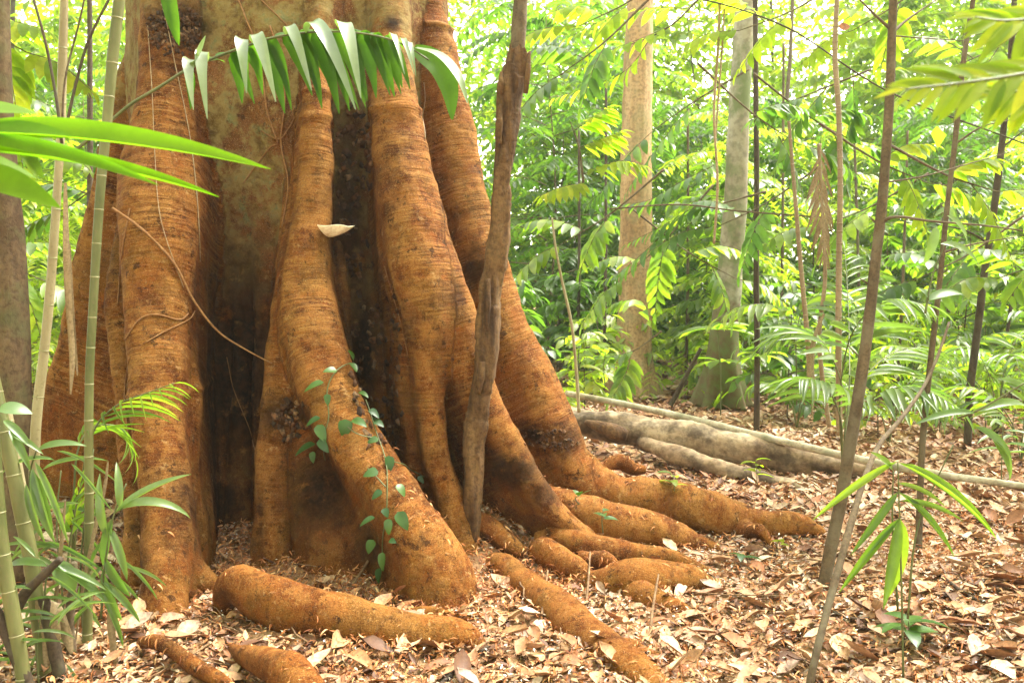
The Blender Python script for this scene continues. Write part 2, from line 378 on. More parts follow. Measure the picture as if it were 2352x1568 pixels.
G2 = [(0.0, (0.112, 0.168, 0.015)), (0.4, (0.168, 0.230, 0.018)), (0.8, (0.230, 0.274, 0.022)), (1.0, (0.302, 0.314, 0.039))]
G3 = [(0.0, (0.034, 0.078, 0.013)), (0.5, (0.062, 0.123, 0.020)), (1.0, (0.106, 0.168, 0.028))]
MAT['g1'] = leaf_mat('understorey_leaf', G1); MAT['g2'] = leaf_mat('light_green_leaf', G2); MAT['g3'] = leaf_mat('dark_green_leaf', G3)
MAT['o1'] = leaf_mat('plain_leaflet', G1, by_object=True); MAT['o2'] = leaf_mat('lime_leaflet', G2, by_object=True, trans=0.62, spec=0.12, rough=0.55); MAT['o3'] = leaf_mat('dark_leaflet', G3, by_object=True)
MAT['frond'] = leaf_mat('glossy_frond_leaflet', [(0.0, (0.034, 0.085, 0.008)), (1.0, (0.060, 0.125, 0.012))], by_object=True, trans=0.5, rough=0.4, spec=0.15)
MAT['frondsheen'] = leaf_mat('glossy_frond_leaflet_sheen', [(0.0, (0.10, 0.15, 0.06)), (1.0, (0.16, 0.20, 0.10))], by_object=True, trans=0.25, rough=0.3, spec=1.0)  # paler base colour paints in the white sky reflection on front leaflets
MAT['lime'] = leaf_mat('broad_lime_blade', [(0.0, (0.095, 0.19, 0.012)), (1.0, (0.13, 0.225, 0.016))], by_object=True, trans=0.6, spec=0.12, rough=0.5, tcol=(1.9, 2.4, 0.4))
MAT['bamboo'] = leaf_mat('bamboo_leaf', [(0.0, (0.075, 0.135, 0.035)), (1.0, (0.13, 0.19, 0.055))], by_object=True, trans=0.35, rough=0.35)
MAT['vine'] = leaf_mat('vine_leaf', [(0.0, (0.018, 0.055, 0.010)), (1.0, (0.060, 0.12, 0.020))], by_object=True, trans=0.2, rough=0.35, spec=0.35)
MAT['greenstem'] = cane_mat('green_stem', (0.0525, 0.0665, 0.0175), (0.1120, 0.1190, 0.0420))
ROOTS = [
 ([(522, 1430, 4.15, 20), (520, 1375, 4.1, 34), (545, 1345, 4.05, 40), (600, 1368, 4.0, 44), (680, 1396, 3.96, 48), (780, 1425, 3.9, 50), (880, 1452, 3.85, 50), (970, 1468, 3.8, 48), (1045, 1474, 3.78, 42), (1090, 1486, 3.77, 30), (1130, 1505, 3.74, 14)], 'heavy root lying across the front of the tree'),
 ([(505, 1335, 4.4, 14), (470, 1385, 4.3, 14), (430, 1430, 4.2, 14), (395, 1475, 4.1, 12)], 'thin reddish root slanting to the left buttress'),
 ([(530, 1478, 3.62, 8), (575, 1503, 3.47, 24), (630, 1535, 3.3, 36), (700, 1580, 3.12, 44), (800, 1665, 2.9, 46)], 'root breaking out of the litter at the bottom edge'),
 ([(1110, 1270, 4.95, 26), (1160, 1310, 4.7, 34), (1230, 1372, 4.4, 40), (1310, 1440, 4.05, 46), (1390, 1506, 3.75, 50), (1470, 1570, 3.5, 54), (1580, 1670, 3.2, 54)], 'long straight root running to the bottom right'),
 ([(1060, 1185, 4.98, 26), (1110, 1212, 4.95, 26), (1160, 1238, 4.9, 26), (1200, 1262, 4.85, 14)], None),
 ([(1225, 1250, 4.9, 16), (1260, 1275, 4.82, 30), (1310, 1300, 4.7, 30), (1355, 1322, 4.6, 18)], None),
 ([(1235, 1228, 5.0, 20), (1300, 1243, 4.95, 27), (1380, 1260, 4.88, 28), (1460, 1277, 4.82, 26), (1540, 1290, 4.78, 21), (1625, 1302, 4.75, 11)], 'upper of the slim parallel roots'),
 ([(1330, 1272, 4.8, 14), (1380, 1287, 4.75, 20), (1430, 1302, 4.7, 11)], None),
 ([(1290, 1322, 4.68, 16), (1345, 1340, 4.6, 26), (1400, 1350, 4.55, 42), (1460, 1350, 4.52, 46), (1520, 1342, 4.52, 37), (1590, 1333, 4.54, 27), (1645, 1328, 4.56, 13)], 'humped root with a fork'),
 ([(1440, 1355, 4.5, 38), (1470, 1378, 4.4, 42), (1520, 1402, 4.3, 33), (1580, 1422, 4.22, 28), (1640, 1440, 4.18, 14)], 'lower branch of the forked root'),
 ([(325, 1458, 3.72, 10), (360, 1478, 3.6, 15), (430, 1518, 3.44, 17), (500, 1553, 3.32, 17), (560, 1600, 3.2, 14)], 'thin dark root at the bottom left'),
 ([(1400, 1490, 3.8, 30), (1440, 1500, 3.75, 24), (1500, 1512, 3.7, 16), (1560, 1535, 3.62, 8)], None),
 ([(1180, 1330, 4.6, 24), (1215, 1330, 4.62, 18), (1262, 1345, 4.6, 10)], None),
 ([(1540, 1292, 4.8, 14), (1580, 1310, 4.72, 11), (1610, 1318, 4.68, 6)], None),
 ([(1700, 1195, 5.4, 22), (1740, 1222, 5.25, 14), (1775, 1240, 5.18, 6)], None),
 ([(900, 1390, 4.25, 16), (960, 1412, 4.1, 14), (1040, 1416, 4.08, 10), (1100, 1405, 4.12, 6)], None),
 ([(1380, 1058, 5.9, 14), (1430, 1066, 5.95, 16), (1480, 1072, 6.0, 8)], None),
]
_rp = []
for _l, _ in ROOTS:
    _a = spline(np.array([[*at(px, py, Y), rp / FPX * Y] for px, py, Y, rp in _l]), 30); _rp.append(_a[:, [0, 1, 3]])
ROOT_PTS = np.vstack(_rp)
# ------------------------------------------------------------------ forest floor
def build_ground():
    def axis(a, b, dens, growth):
        return None
    xs = np.concatenate([-np.geomspace(140, 6, 40)[:-1], np.arange(-6, 6.001, 0.06), np.geomspace(6, 140, 40)[1:]])
    ys = np.concatenate([np.linspace(-60, 1.5, 30)[:-1], np.arange(1.5, 13.001, 0.06), np.geomspace(13, 160, 45)[1:]])
    X, Y = np.meshgrid(xs, ys, indexing='ij'); Z = hz(X, Y)
    V = np.stack([X, Y, Z], -1).reshape(-1, 3); nx, ny = len(xs), len(ys)
    i = np.arange(nx - 1)[:, None] * ny + np.arange(ny - 1)[None, :]
    F = np.stack([i, i + ny, i + ny + 1, i + 1], -1).reshape(-1, 4)
    m, nt = new_mat('forest_floor'); s = NT(nt)
    pos = s.n('ShaderNodeNewGeometry').outputs['Position']
    c = s.ramp(s.noise(pos, 14, 6, 0.7), [(0.30, (0.0629, 0.0288, 0.0144)), (0.45, (0.1708, 0.0764, 0.0324)), (0.58, (0.3057, 0.1618, 0.0764)), (0.72, (0.4135, 0.2607, 0.1393))])
    vor = s.n('ShaderNodeTexVoronoi'); vor.inputs['Scale'].default_value = 16; s.l(pos, vor.inputs['Vector'])
    lc = s.ramp(vor.outputs['Color'], [(0.1, (0.1438, 0.0674, 0.0315)), (0.4, (0.3416, 0.1978, 0.0989)), (0.7, (0.4675, 0.3147, 0.1708)), (1.0, (0.2697, 0.1259, 0.0539))])
    c = s.mix(0.5, c, lc)
    n = s.bump(s.math('ADD', s.noise(pos, 30, 6, 0.7), vor.outputs['Distance']), 0.9, 0.03)
    s.out(s.principled(c, 0.9, n, 0.15))
    g = link('ground', mesh_np('ground', V, F, m)); tag(g, 'forest floor of reddish brown soil and leaf litter', kind='structure')
    return g
GROUND = build_ground()

# ------------------------------------------------------------------ the great buttressed tree (distance field -> one skin, cut into parts)
TREE_LOC = np.array([-1.4, 6.0, 0.0])
VOX = 0.0175
GX0, GX1, GY0, GY1, GZ0, GZ1 = -3.75, 1.95, 3.6, 7.1, -0.22, 4.4
gx = np.arange(GX0, GX1, VOX); gy = np.arange(GY0, GY1, VOX); gz = np.arange(GZ0, GZ1, VOX)
PHI = np.full((len(gx), len(gy), len(gz)), 1.0, dtype=np.float32)
PID = np.zeros(PHI.shape, dtype=np.int8)
PARTS = ['trunk']; PRIM = [None]

def smin_into(sl, d, k, pid):
    a = PHI[sl]; b = d.astype(np.float32)
    h = np.clip(0.5 + 0.5 * (a - b) / k, 0, 1)
    PID[sl] = np.where(b < a, pid, PID[sl])
    PHI[sl] = a * (1 - h) + b * h - k * h * (1 - h)

def ridge(lst):
    a = np.array([[*at(px, py, Y), rp / FPX * Y] for px, py, Y, rp in lst])
    return a

def add_blade(part, lst, Q, k=0.06, inner=0.75, qr=None):
    a = ridge(lst); A = spline(a, 120)
    A = A[np.argsort(A[:, 2])]; A[:, 3] *= 0.95
    z = A[:, 2]; rx = np.interp(gz, z, A[:, 0]); ry = np.interp(gz, z, A[:, 1]); rr = np.interp(gz, z, A[:, 3])
    slope = np.hypot(np.gradient(rx, gz), np.gradient(ry, gz)); cs = 1 / np.sqrt(1 + slope ** 2)
    pad = 0.30
    x0 = min(rx.min(), Q[0]) - pad; x1 = max(rx.max(), Q[0]) + pad; y0 = min(ry.min(), Q[1]) - pad; y1 = max(ry.max(), Q[1]) + pad
    ix = slice(max(0, np.searchsorted(gx, x0)), np.searchsorted(gx, x1)); iy = slice(max(0, np.searchsorted(gy, y0)), np.searchsorted(gy, y1))
    top = z.max() + 0.0
    X = gx[ix][:, None, None].astype(np.float32); Y = gy[iy][None, :, None].astype(np.float32)
    rx, ry, rr, cs = (v[None, None, :].astype(np.float32) for v in (rx, ry, rr, cs))
    dx, dy = Q[0] - rx, Q[1] - ry; L2 = dx * dx + dy * dy
    t = np.clip(((X - rx) * dx + (Y - ry) * dy) / L2, 0, 1)
    d = np.sqrt((X - rx - t * dx) ** 2 + (Y - ry - t * dy) ** 2)
    L = np.sqrt(L2); neck = np.clip(t * L / 0.6, 0, 1)
    rad = rr * (1 - neck * (1 - inner))
    d = (d - rad)
    d = np.where(t <= 0.0, d * cs, d)
    pid = PARTS.index(part) if part in PARTS else None
    if pid is None: PARTS.append(part); PRIM.append(None); pid = len(PARTS) - 1
    if PRIM[pid] is None and pid: PRIM[pid] = A
    zi = slice(0, np.searchsorted(gz, top))
    smin_into((ix, iy, zi), d[:, :, zi], k, pid)

def add_tube(part, lst, k=0.06, n=40):
    A = spline(ridge(lst), n)
    pad = A[:, 3].max() + 0.15
    lo = A[:, :3].min(0) - pad; hi = A[:, :3].max(0) + pad
    ix = slice(max(0, np.searchsorted(gx, lo[0])), np.searchsorted(gx, hi[0])); iy = slice(max(0, np.searchsorted(gy, lo[1])), np.searchsorted(gy, hi[1]))
    iz = slice(max(0, np.searchsorted(gz, lo[2])), np.searchsorted(gz, hi[2]))
    X = gx[ix][:, None, None].astype(np.float32); Y = gy[iy][None, :, None].astype(np.float32); Z = gz[iz][None, None, :].astype(np.float32)
    d = None
    for a, b in zip(A[:-1], A[1:]):
        v = (b - a)[:3]; L2 = float(v @ v) + 1e-9
        t = np.clip(((X - a[0]) * v[0] + (Y - a[1]) * v[1] + (Z - a[2]) * v[2]) / L2, 0, 1)
        e = np.sqrt((X - a[0] - t * v[0]) ** 2 + (Y - a[1] - t * v[1]) ** 2 + (Z - a[2] - t * v[2]) ** 2) - (a[3] + t * (b[3] - a[3]))
        d = e if d is None else np.minimum(d, e)
    if part not in PARTS: PARTS.append(part); PRIM.append(A)
    smin_into((ix, iy, iz), d, k, PARTS.index(part))

def build_tree():
    # core of the trunk: a fluted pillar, wider above
    X = gx[:, None, None]; Y = gy[None, :, None]; Z = gz[None, None, :]
    rz = np.interp(gz, [-0.3, 0.3, 1.0, 1.6, 2.1, 2.6, 3.2, 4.5], [0.80, 0.74, 0.66, 0.76, 0.88, 0.95, 0.95, 0.93])[None, None, :]
    cx, cyy = -1.46, 6.16
    ang = np.arctan2(Y - cyy, X - cx)
    d = np.hypot((X - cx) * 0.95, Y - cyy) - rz - (0.03 * np.sin(ang * 5 + 0.7) + 0.02 * np.sin(ang * 9 + 2))
    PHI[:] = d; PID[:] = 0
    add_blade('b0', [(380, -420, 6.3, 40), (345, 0, 6.3, 40), (300, 200, 6.32, 40), (262, 380, 6.35, 40), (222, 560, 6.38, 38), (192, 700, 6.42, 38), (158, 840, 6.46, 42), (122, 960, 6.5, 48), (75, 1110, 6.55, 60)], (-2.0, 6.35))
    add_blade('b1', [(420, -420, 5.75, 60), (408, -120, 5.55, 70), (400, 20, 5.36, 72), (388, 150, 5.28, 66), (378, 300, 5.18, 80), (374, 430, 5.06, 96), (366, 520, 4.98, 97),
                     (362, 600, 4.92, 90), (360, 700, 4.83, 79), (358, 850, 4.68, 64), (362, 950, 4.6, 60), (372, 1050, 4.5, 58), (380, 1200, 4.35, 56), (380, 1320, 4.22, 54), (376, 1440, 4.1, 62)], (-2.02, 6.1), inner=1.15)
    add_blade('b2', [(742, -420, 5.62, 50), (740, -100, 5.42, 50), (735, 80, 5.26, 44), (730, 195, 5.1, 33), (726, 260, 5.06, 36), (721, 400, 5.0, 38), (711, 550, 4.95, 47), (708, 650, 4.9, 59),
                     (716, 760, 4.82, 74), (742, 860, 4.74, 74), (785, 960, 4.66, 72), (845, 1050, 4.58, 74), (912, 1140, 4.5, 80), (970, 1230, 4.43, 88), (1002, 1310, 4.4, 94), (1010, 1400, 4.38, 98)], (-1.32, 6.0), inner=1.2)
    add_blade('b2a', [(715, 330, 5.16, 30), (704, 460, 5.14, 36), (690, 560, 5.1, 42), (668, 700, 5.02, 48), (652, 820, 4.95, 46), (640, 930, 4.9, 42), (630, 1020, 4.87, 40), (624, 1150, 4.85, 38), (620, 1330, 4.82, 46)], (-1.4, 6.0), inner=1.1)
    add_blade('b2', [(700, 560, 5.1, 30), (692, 700, 5.04, 40), (690, 800, 5.0, 50), (702, 900, 4.98, 60), (720, 1000, 4.96, 72), (745, 1100, 4.93, 86), (770, 1200, 4.88, 100), (790, 1340, 4.84, 112)], (-1.3, 6.0), inner=0.9)
    add_blade('b3', [(905, -420, 5.75, 55), (902, -100, 5.5, 55), (900, 60, 5.38, 52), (902, 170, 5.28, 50), (914, 300, 5.2, 58), (933, 430, 5.12, 67), (952, 550, 5.05, 71), (970, 650, 5.0, 72),
                     (984, 740, 4.98, 60), (988, 830, 4.97, 46), (989, 920, 4.96, 38), (998, 1000, 4.95, 37), (1015, 1080, 4.94, 38), (1040, 1150, 4.93, 40), (1066, 1240, 4.9, 42)], (-0.86, 6.3), inner=1.05)
    add_blade('b3b', [(925, 330, 5.26, 40), (955, 450, 5.18, 50), (985, 560, 5.12, 58), (1020, 660, 5.08, 58), (1050, 750, 5.06, 54), (1080, 850, 5.05, 52), (1115, 940, 5.04, 50), (1165, 1030, 5.03, 48), (1215, 1110, 5.02, 46), (1275, 1180, 5.0, 42), (1350, 1245, 4.98, 34)], (-0.85, 6.1), inner=1.2)
    add_blade('b4', [(985, -420, 6.2, 50), (985, -100, 6.05, 46), (986, 20, 5.99, 44), (995, 80, 5.95, 50), (1005, 150, 5.92, 55), (1025, 270, 5.88, 58), (1052, 400, 5.83, 60), (1077, 500, 5.8, 61), (1106, 600, 5.76, 62),
                     (1140, 700, 5.72, 66), (1180, 790, 5.68, 72), (1218, 880, 5.64, 78), (1252, 960, 5.6, 78), (1283, 1030, 5.58, 74), (1330, 1100, 5.55, 62), (1370, 1160, 5.52, 60)], (-1.0, 6.35), inner=1.25)
    add_tube('b5', [(778, 560, 5.42, 10), (783, 610, 5.36, 15), (788, 680, 5.33, 18), (791, 730, 5.3, 19), (795, 800, 5.24, 15), (812, 880, 5.2, 15), (835, 980, 5.12, 16), (860, 1100, 5.05, 18)], 0.03)
    add_tube('r5', [(1320, 1090, 5.57, 60), (1400, 1135, 5.53, 52), (1470, 1148, 5.5, 52), (1545, 1156, 5.48, 47), (1600, 1170, 5.46, 54), (1680, 1190, 5.45, 46), (1760, 1202, 5.45, 33), (1835, 1202, 5.45, 25), (1890, 1225, 5.45, 10)], 0.05)
    add_tube('r4', [(1230, 1160, 5.35, 44), (1300, 1170, 5.3, 46), (1360, 1190, 5.25, 46), (1430, 1205, 5.22, 46), (1500, 1218, 5.2, 42), (1570, 1238, 5.18, 32), (1640, 1258, 5.15, 18)], 0.04)
    # secondary ridges and ribs
    add_blade('b1', [(420, 700, 5.0, 10), (424, 820, 4.88, 22), (432, 920, 4.80, 25), (432, 1020, 4.76, 22), (438, 1150, 4.70, 22), (446, 1290, 4.62, 30)], (-1.95, 6.1), 0.035)
    add_blade('b1', [(300, 380, 5.5, 14), (286, 560, 5.35, 26), (272, 720, 5.2, 28), (284, 900, 5.0, 24), (300, 1080, 4.75, 24), (318, 1300, 4.5, 34)], (-2.1, 6.1), 0.035)
    add_blade('b2', [(672, 380, 5.3, 12), (664, 560, 5.15, 20), (660, 700, 5.08, 22), (690, 900, 4.95, 20), (720, 1000, 4.88, 18)], (-1.4, 6.0), 0.03)
    add_blade('b3', [(885, 420, 5.3, 14), (900, 560, 5.18, 26), (922, 700, 5.12, 26), (935, 850, 5.1, 22), (945, 1000, 5.1, 22)], (-0.95, 6.2), 0.035)
    add_blade('b4', [(1050, 520, 5.9, 14), (1090, 660, 5.82, 28), (1135, 800, 5.74, 28), (1180, 930, 5.68, 26), (1220, 1040, 5.62, 26)], (-1.0, 6.35), 0.035)
    for rib in ([(480, 300, 5.42, 12), (486, 600, 5.52, 22), (492, 900, 5.5, 26), (488, 1200, 5.42, 34)], [(560, 380, 5.34, 10), (556, 620, 5.5, 20), (552, 900, 5.5, 24), (548, 1200, 5.4, 30)], [(800, 220, 5.40, 12), (806, 500, 5.6, 18), (815, 800, 5.6, 22), (830, 1100, 5.5, 26)], [(842, 300, 5.42, 12), (850, 560, 5.55, 18), (868, 820, 5.5, 22)], [(615, 420, 5.32, 10), (606, 640, 5.45, 20), (600, 900, 5.4, 22)]):
        add_blade('trunk', rib, (-1.46, 6.16), 0.04)
    add_tube('b1', [(385, 1215, 4.42, 52), (425, 1290, 4.45, 42), (470, 1330, 4.42, 26), (510, 1360, 4.36, 14)], 0.05)
    PHI[:, :, -1] = 1.0
    # ---- naive surface nets
    S = PHI < 0
    c = S[:-1, :-1, :-1].astype(np.int8)
    for dx in (0, 1):
        for dy in (0, 1):
            for dz in (0, 1):
                if dx + dy + dz: c += S[dx:S.shape[0] - 1 + dx, dy:S.shape[1] - 1 + dy, dz:S.shape[2] - 1 + dz]
    I, J, K = np.nonzero((c > 0) & (c < 8))
    idx = np.full(c.shape, -1, dtype=np.int32); idx[I, J, K] = np.arange(len(I))
    corner = {}
    for dx in (0, 1):
        for dy in (0, 1):
            for dz in (0, 1): corner[dx, dy, dz] = PHI[I + dx, J + dy, K + dz]
    acc = np.zeros((len(I), 3)); cnt = np.zeros(len(I))
    cs = list(corner)
    for a in cs:
        for ax in range(3):
            if a[ax] == 0:
                b = list(a); b[ax] = 1; b = tuple(b)
                va, vb = corner[a], corner[b]; mk = (va < 0) != (vb < 0)
                t = np.where(mk, va / np.where(mk, va - vb, 1), 0)
                p = np.array(a, dtype=np.float64)[None, :].repeat(len(I), 0); p[:, ax] = t
                acc += p * mk[:, None]; cnt += mk
    V = (np.stack([I, J, K], -1) + acc / cnt[:, None]) * VOX + np.array([GX0, GY0, GZ0])
    Fs = []
    nx, ny, nz = S.shape
    e = (S[:-1, 1:-1, 1:-1] != S[1:, 1:-1, 1:-1]); i, j, k = np.nonzero(e); j += 1; k += 1
    q = np.stack([idx[i, j - 1, k - 1], idx[i, j, k - 1], idx[i, j, k], idx[i, j - 1, k]], -1); fl = S[i, j, k]
    Fs.append(np.where(fl[:, None], q, q[:, ::-1]))
    e = (S[1:-1, :-1, 1:-1] != S[1:-1, 1:, 1:-1]); i, j, k = np.nonzero(e); i += 1; k += 1
    q = np.stack([idx[i - 1, j, k - 1], idx[i - 1, j, k], idx[i, j, k], idx[i, j, k - 1]], -1); fl = S[i, j, k]
    Fs.append(np.where(fl[:, None], q, q[:, ::-1]))
    e = (S[1:-1, 1:-1, :-1] != S[1:-1, 1:-1, 1:]); i, j, k = np.nonzero(e); i += 1; j += 1
    q = np.stack([idx[i - 1, j - 1, k], idx[i, j - 1, k], idx[i, j, k], idx[i - 1, j, k]], -1); fl = S[i, j, k]
    Fs.append(np.where(fl[:, None], q, q[:, ::-1]))
    F = np.vstack(Fs); F = F[(F >= 0).all(1)]
    # drop the buried and the unseen lowest skin
    pid = PID[I, J, K].astype(int)
    # light smoothing
    E = np.vstack([F[:, [0, 1]], F[:, [1, 2]], F[:, [2, 3]], F[:, [3, 0]]])
    def smooth(W, it, lam):
        for _ in range(it):
            s = np.zeros_like(W); n = np.zeros(len(W))
            for ax in range(3): s[:, ax] = np.bincount(E[:, 0], W[E[:, 1], ax], len(W)) + np.bincount(E[:, 1], W[E[:, 0], ax], len(W))
            n = np.bincount(E[:, 0], minlength=len(W)) + np.bincount(E[:, 1], minlength=len(W))
            W = W + lam * (s / np.maximum(n, 1)[:, None] - W)
        return W
    V = smooth(V, 3, 0.5)
    def vnormals(W):
        a, b, c_, d_ = (W[F[:, q]] for q in range(4)); fn = np.cross(c_ - a, d_ - b); N = np.zeros_like(W)
        for q in range(4):
            for ax in range(3): N[:, ax] += np.bincount(F[:, q], fn[:, ax], len(W))
        return nrm(N)
    N = vnormals(V)
    # ring coordinate: distance along the part's own axis
    ring = np.zeros((len(V), 3)); ring[:, 0] = V[:, 2]; ring[:, 1] = V[:, 0]; ring[:, 2] = V[:, 1]
    for p in range(1, len(PARTS)):
        A = PRIM[p]; m = np.nonzero(pid == p)[0]
        if not len(m): continue
        L = np.concatenate([[0], np.cumsum(np.linalg.norm(np.diff(A[:, :3], axis=0), axis=1))])
        T = nrm(np.gradient(A[:, :3], axis=0))
        best = np.full(len(m), 1e9); bi = np.zeros(len(m), dtype=int)
        wz = 1.0
        for q in range(0, len(A)):
            dd = ((V[m] - A[q, :3]) ** 2).sum(1)
            u = dd < best; best[u] = dd[u]; bi[u] = q
        ring[m, 0] = L[bi] + ((V[m] - A[bi, :3]) * T[bi]).sum(1) + p * 3.7
    # relief: swellings, scars and hoops
    bump = 0.018 * vnoise(V, 2.6, 5) + 0.008 * vnoise(V, 8.0, 6) + 0.004 * vnoise(V, 22.0, 8)
    flut = np.stack([V[:, 0] * 9, V[:, 1] * 9, V[:, 2] * 1.1], -1); bump = bump + 0.012 * vnoise(flut, 1.0, 15)
    st = np.stack([ring[:, 0] * 16, ring[:, 1] * 2, ring[:, 2] * 2], -1)
    bump += 0.0035 * vnoise(st, 1.0, 9) * (pid > 0)
    ub = {}
    def lip(part, px, py, Y, w, h):
        p = PARTS.index(part); z0 = at(px, py, Y)[2]; m = pid == p
        dz = (V[:, 2] - z0) / w
        return np.where(m, h * np.exp(-dz ** 2), 0)
    bump = bump + lip('b2', 730, 212, 5.05, 0.018, 0.02) + lip('b2', 728, 270, 5.05, 0.02, 0.012) + lip('b4', 990, 62, 5.9, 0.02, 0.022) + lip('b3', 900, 255, 5.2, 0.018, 0.012)
    bump = bump + lip('b1', 365, 905, 4.65, 0.02, 0.012)
    V = V + N * bump[:, None]
    # craggy crust on top of the left buttress
    cr = at(410, 60, 5.25); dist = np.linalg.norm((V - cr) / np.array([0.17, 0.3, 0.16]), axis=1)
    V = V + N * (np.clip(1.3 - dist, 0, 1) * 0.05 * (vnoise(V, 22, 3) + 0.6 * vnoise(V, 45, 4)))[:, None]
    N = vnormals(V)
    crest_light = np.clip((((V - smooth(V, 60, 0.6)) * N).sum(1) - 0.002) / 0.012, 0, 1)  # convex ridges lightened: light put into the colour, over worn bark
    # colouring attributes: lichen on the upper trunk, dark stains and painted bay shade where the photograph has them
    hgt = V[:, 2]
    lich = np.where(pid == 0, np.interp(hgt, [0.9, 1.5, 2.3], [0.05, 0.45, 1.0]), np.interp(hgt, [2.5, 2.95], [0.0, 0.85]))
    lich = np.where(pid == PARTS.index('b1'), np.interp(hgt, [2.85, 3.2], [0, 0.8]), lich)
    lich = np.where(pid == PARTS.index('b4'), np.interp(hgt, [2.95, 3.4], [0, 0.4]), lich)
    lich = np.clip(lich + 0.18 * vnoise(V, 2.5, 12), 0, 1)
    stain_shade = np.zeros(len(V))
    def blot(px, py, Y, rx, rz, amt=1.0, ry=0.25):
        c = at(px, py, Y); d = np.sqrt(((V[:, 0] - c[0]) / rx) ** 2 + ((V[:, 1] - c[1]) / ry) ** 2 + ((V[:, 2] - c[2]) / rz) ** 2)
        np.maximum(stain_shade, amt * np.clip(1.4 - d, 0, 1), out=stain_shade)
    blot(410, 55, 5.2, 0.16, 0.13, 1.0, 0.4); blot(400, 150, 5.2, 0.16, 0.1, 0.5, 0.4)
    blot(1180, 1080, 4.95, 0.20, 0.14, 0.9, 0.4); blot(1250, 1130, 4.95, 0.12, 0.10, 0.8, 0.3)
    blot(1290, 1010, 5.45, 0.16, 0.10, 0.8, 0.3); blot(1230, 1000, 5.4, 0.14, 0.07, 1.0, 0.3); blot(1100, 620, 5.65, 0.12, 0.14, 0.85, 0.3)
    blot(640, 960, 4.8, 0.14, 0.12, 0.9, 0.3); blot(690, 940, 4.85, 0.12, 0.1, 0.9, 0.4); blot(420, 1200, 4.4, 0.06, 0.25, 0.7, 0.2)
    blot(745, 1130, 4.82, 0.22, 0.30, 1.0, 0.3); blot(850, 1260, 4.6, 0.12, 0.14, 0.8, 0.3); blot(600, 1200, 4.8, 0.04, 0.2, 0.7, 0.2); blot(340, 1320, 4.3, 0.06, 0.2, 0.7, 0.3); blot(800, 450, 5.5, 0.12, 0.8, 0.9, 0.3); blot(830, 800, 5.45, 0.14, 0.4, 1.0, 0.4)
    blot(560, 850, 5.5, 0.34, 0.75, 1.0, 0.5); blot(470, 900, 5.3, 0.12, 0.7, 0.9, 0.5); blot(500, 1150, 5.35, 0.2, 0.2, 0.9, 0.3); blot(270, 600, 5.4, 0.12, 0.4, 0.5, 0.6)  # bay blots: dark moist bark, deepened to paint in the shade
    blot(1050, 680, 4.9, 0.04, 0.1, 0.7, 0.2); blot(1540, 1130, 5.4, 0.03, 0.1, 0.5, 0.2); blot(905, 60, 5.3, 0.05, 0.05, 1.0, 0.3)
    rlow = np.interp(hgt, [0.1, 0.6, 1.3], [0.25, 0.7, 1.0]) * np.where(pid == 0, 0.12, 1.0)
    rlow = rlow * (1 - 0.7 * lich)
    return V, F, N, pid, ring, lich, stain_shade, rlow, crest_light

TV, TF, TN, TPID, TRING, TLICH, TSTAIN_SHADE, TAMP, TCREST_LIGHT = build_tree()
tree = thing('buttress_tree', TREE_LOC, 'giant rainforest tree with orange ringed buttress roots and greenish trunk', 'tree')
NAMES = {'trunk': ('trunk', None), 'b0': ('buttress', 'orange buttress at the far left back of the trunk'), 'b1': ('buttress', 'broad left front buttress with dark crusted top'),
         'b2': ('buttress', 'central buttress sweeping forward to a rounded foot with vine leaves'), 'b2a': ('buttress', 'narrow left foot of the central buttress'),
         'b3': ('buttress', 'tall ringed column right of the dark gap'), 'b3b': ('buttress', 'dark patched buttress behind the dead stem'),
         'b4': ('buttress', 'rightmost leaning buttress with pale rings'), 'b5': ('aerial_root', 'thin ringed root inside the dark gap'),
         'r4': ('root', 'low orange root running right below the rightmost buttress'), 'r5': ('root', 'thick humped root running out to the right')}
fp = TPID[TF]; fpart = np.where((fp[:, 0] == fp[:, 1]) | (fp[:, 0] == fp[:, 2]), fp[:, 0], np.where(fp[:, 1] == fp[:, 2], fp[:, 1], fp[:, 3]))
for p, key in enumerate(PARTS):
    f = TF[fpart == p]
    if not len(f): continue
    used, inv = np.unique(f, return_inverse=True)
    nm, lb = NAMES[key]
    me = mesh_np(nm, TV[used] - TREE_LOC, inv.reshape(f.shape), MAT['bark'], {'ringco': TRING[used], 'lichen': TLICH[used], 'stain_shade': TSTAIN_SHADE[used], 'ringamp': TAMP[used], 'crest_light': TCREST_LIGHT[used]}, normals=TN[used])
    o = link(nm, me, tree)
    if lb: o['label'] = lb
TREE_BVH = BVHTree.FromPolygons([tuple(v) for v in TV], [tuple(f) for f in TF.tolist()])

def on_tree(px, py, off=0.01, fallbackY=5.0):
    o = Vector((0, 0, CAM_H)); d = Vector(at(px, py, 5.0)) - o; d.normalize()
    loc, n, i, dist = TREE_BVH.ray_cast(o, d)
    if loc is None: return at(px, py, fallbackY), np.array([0, -1.0, 0])
    return np.array(loc) + np.array(n) * off, np.array(n)

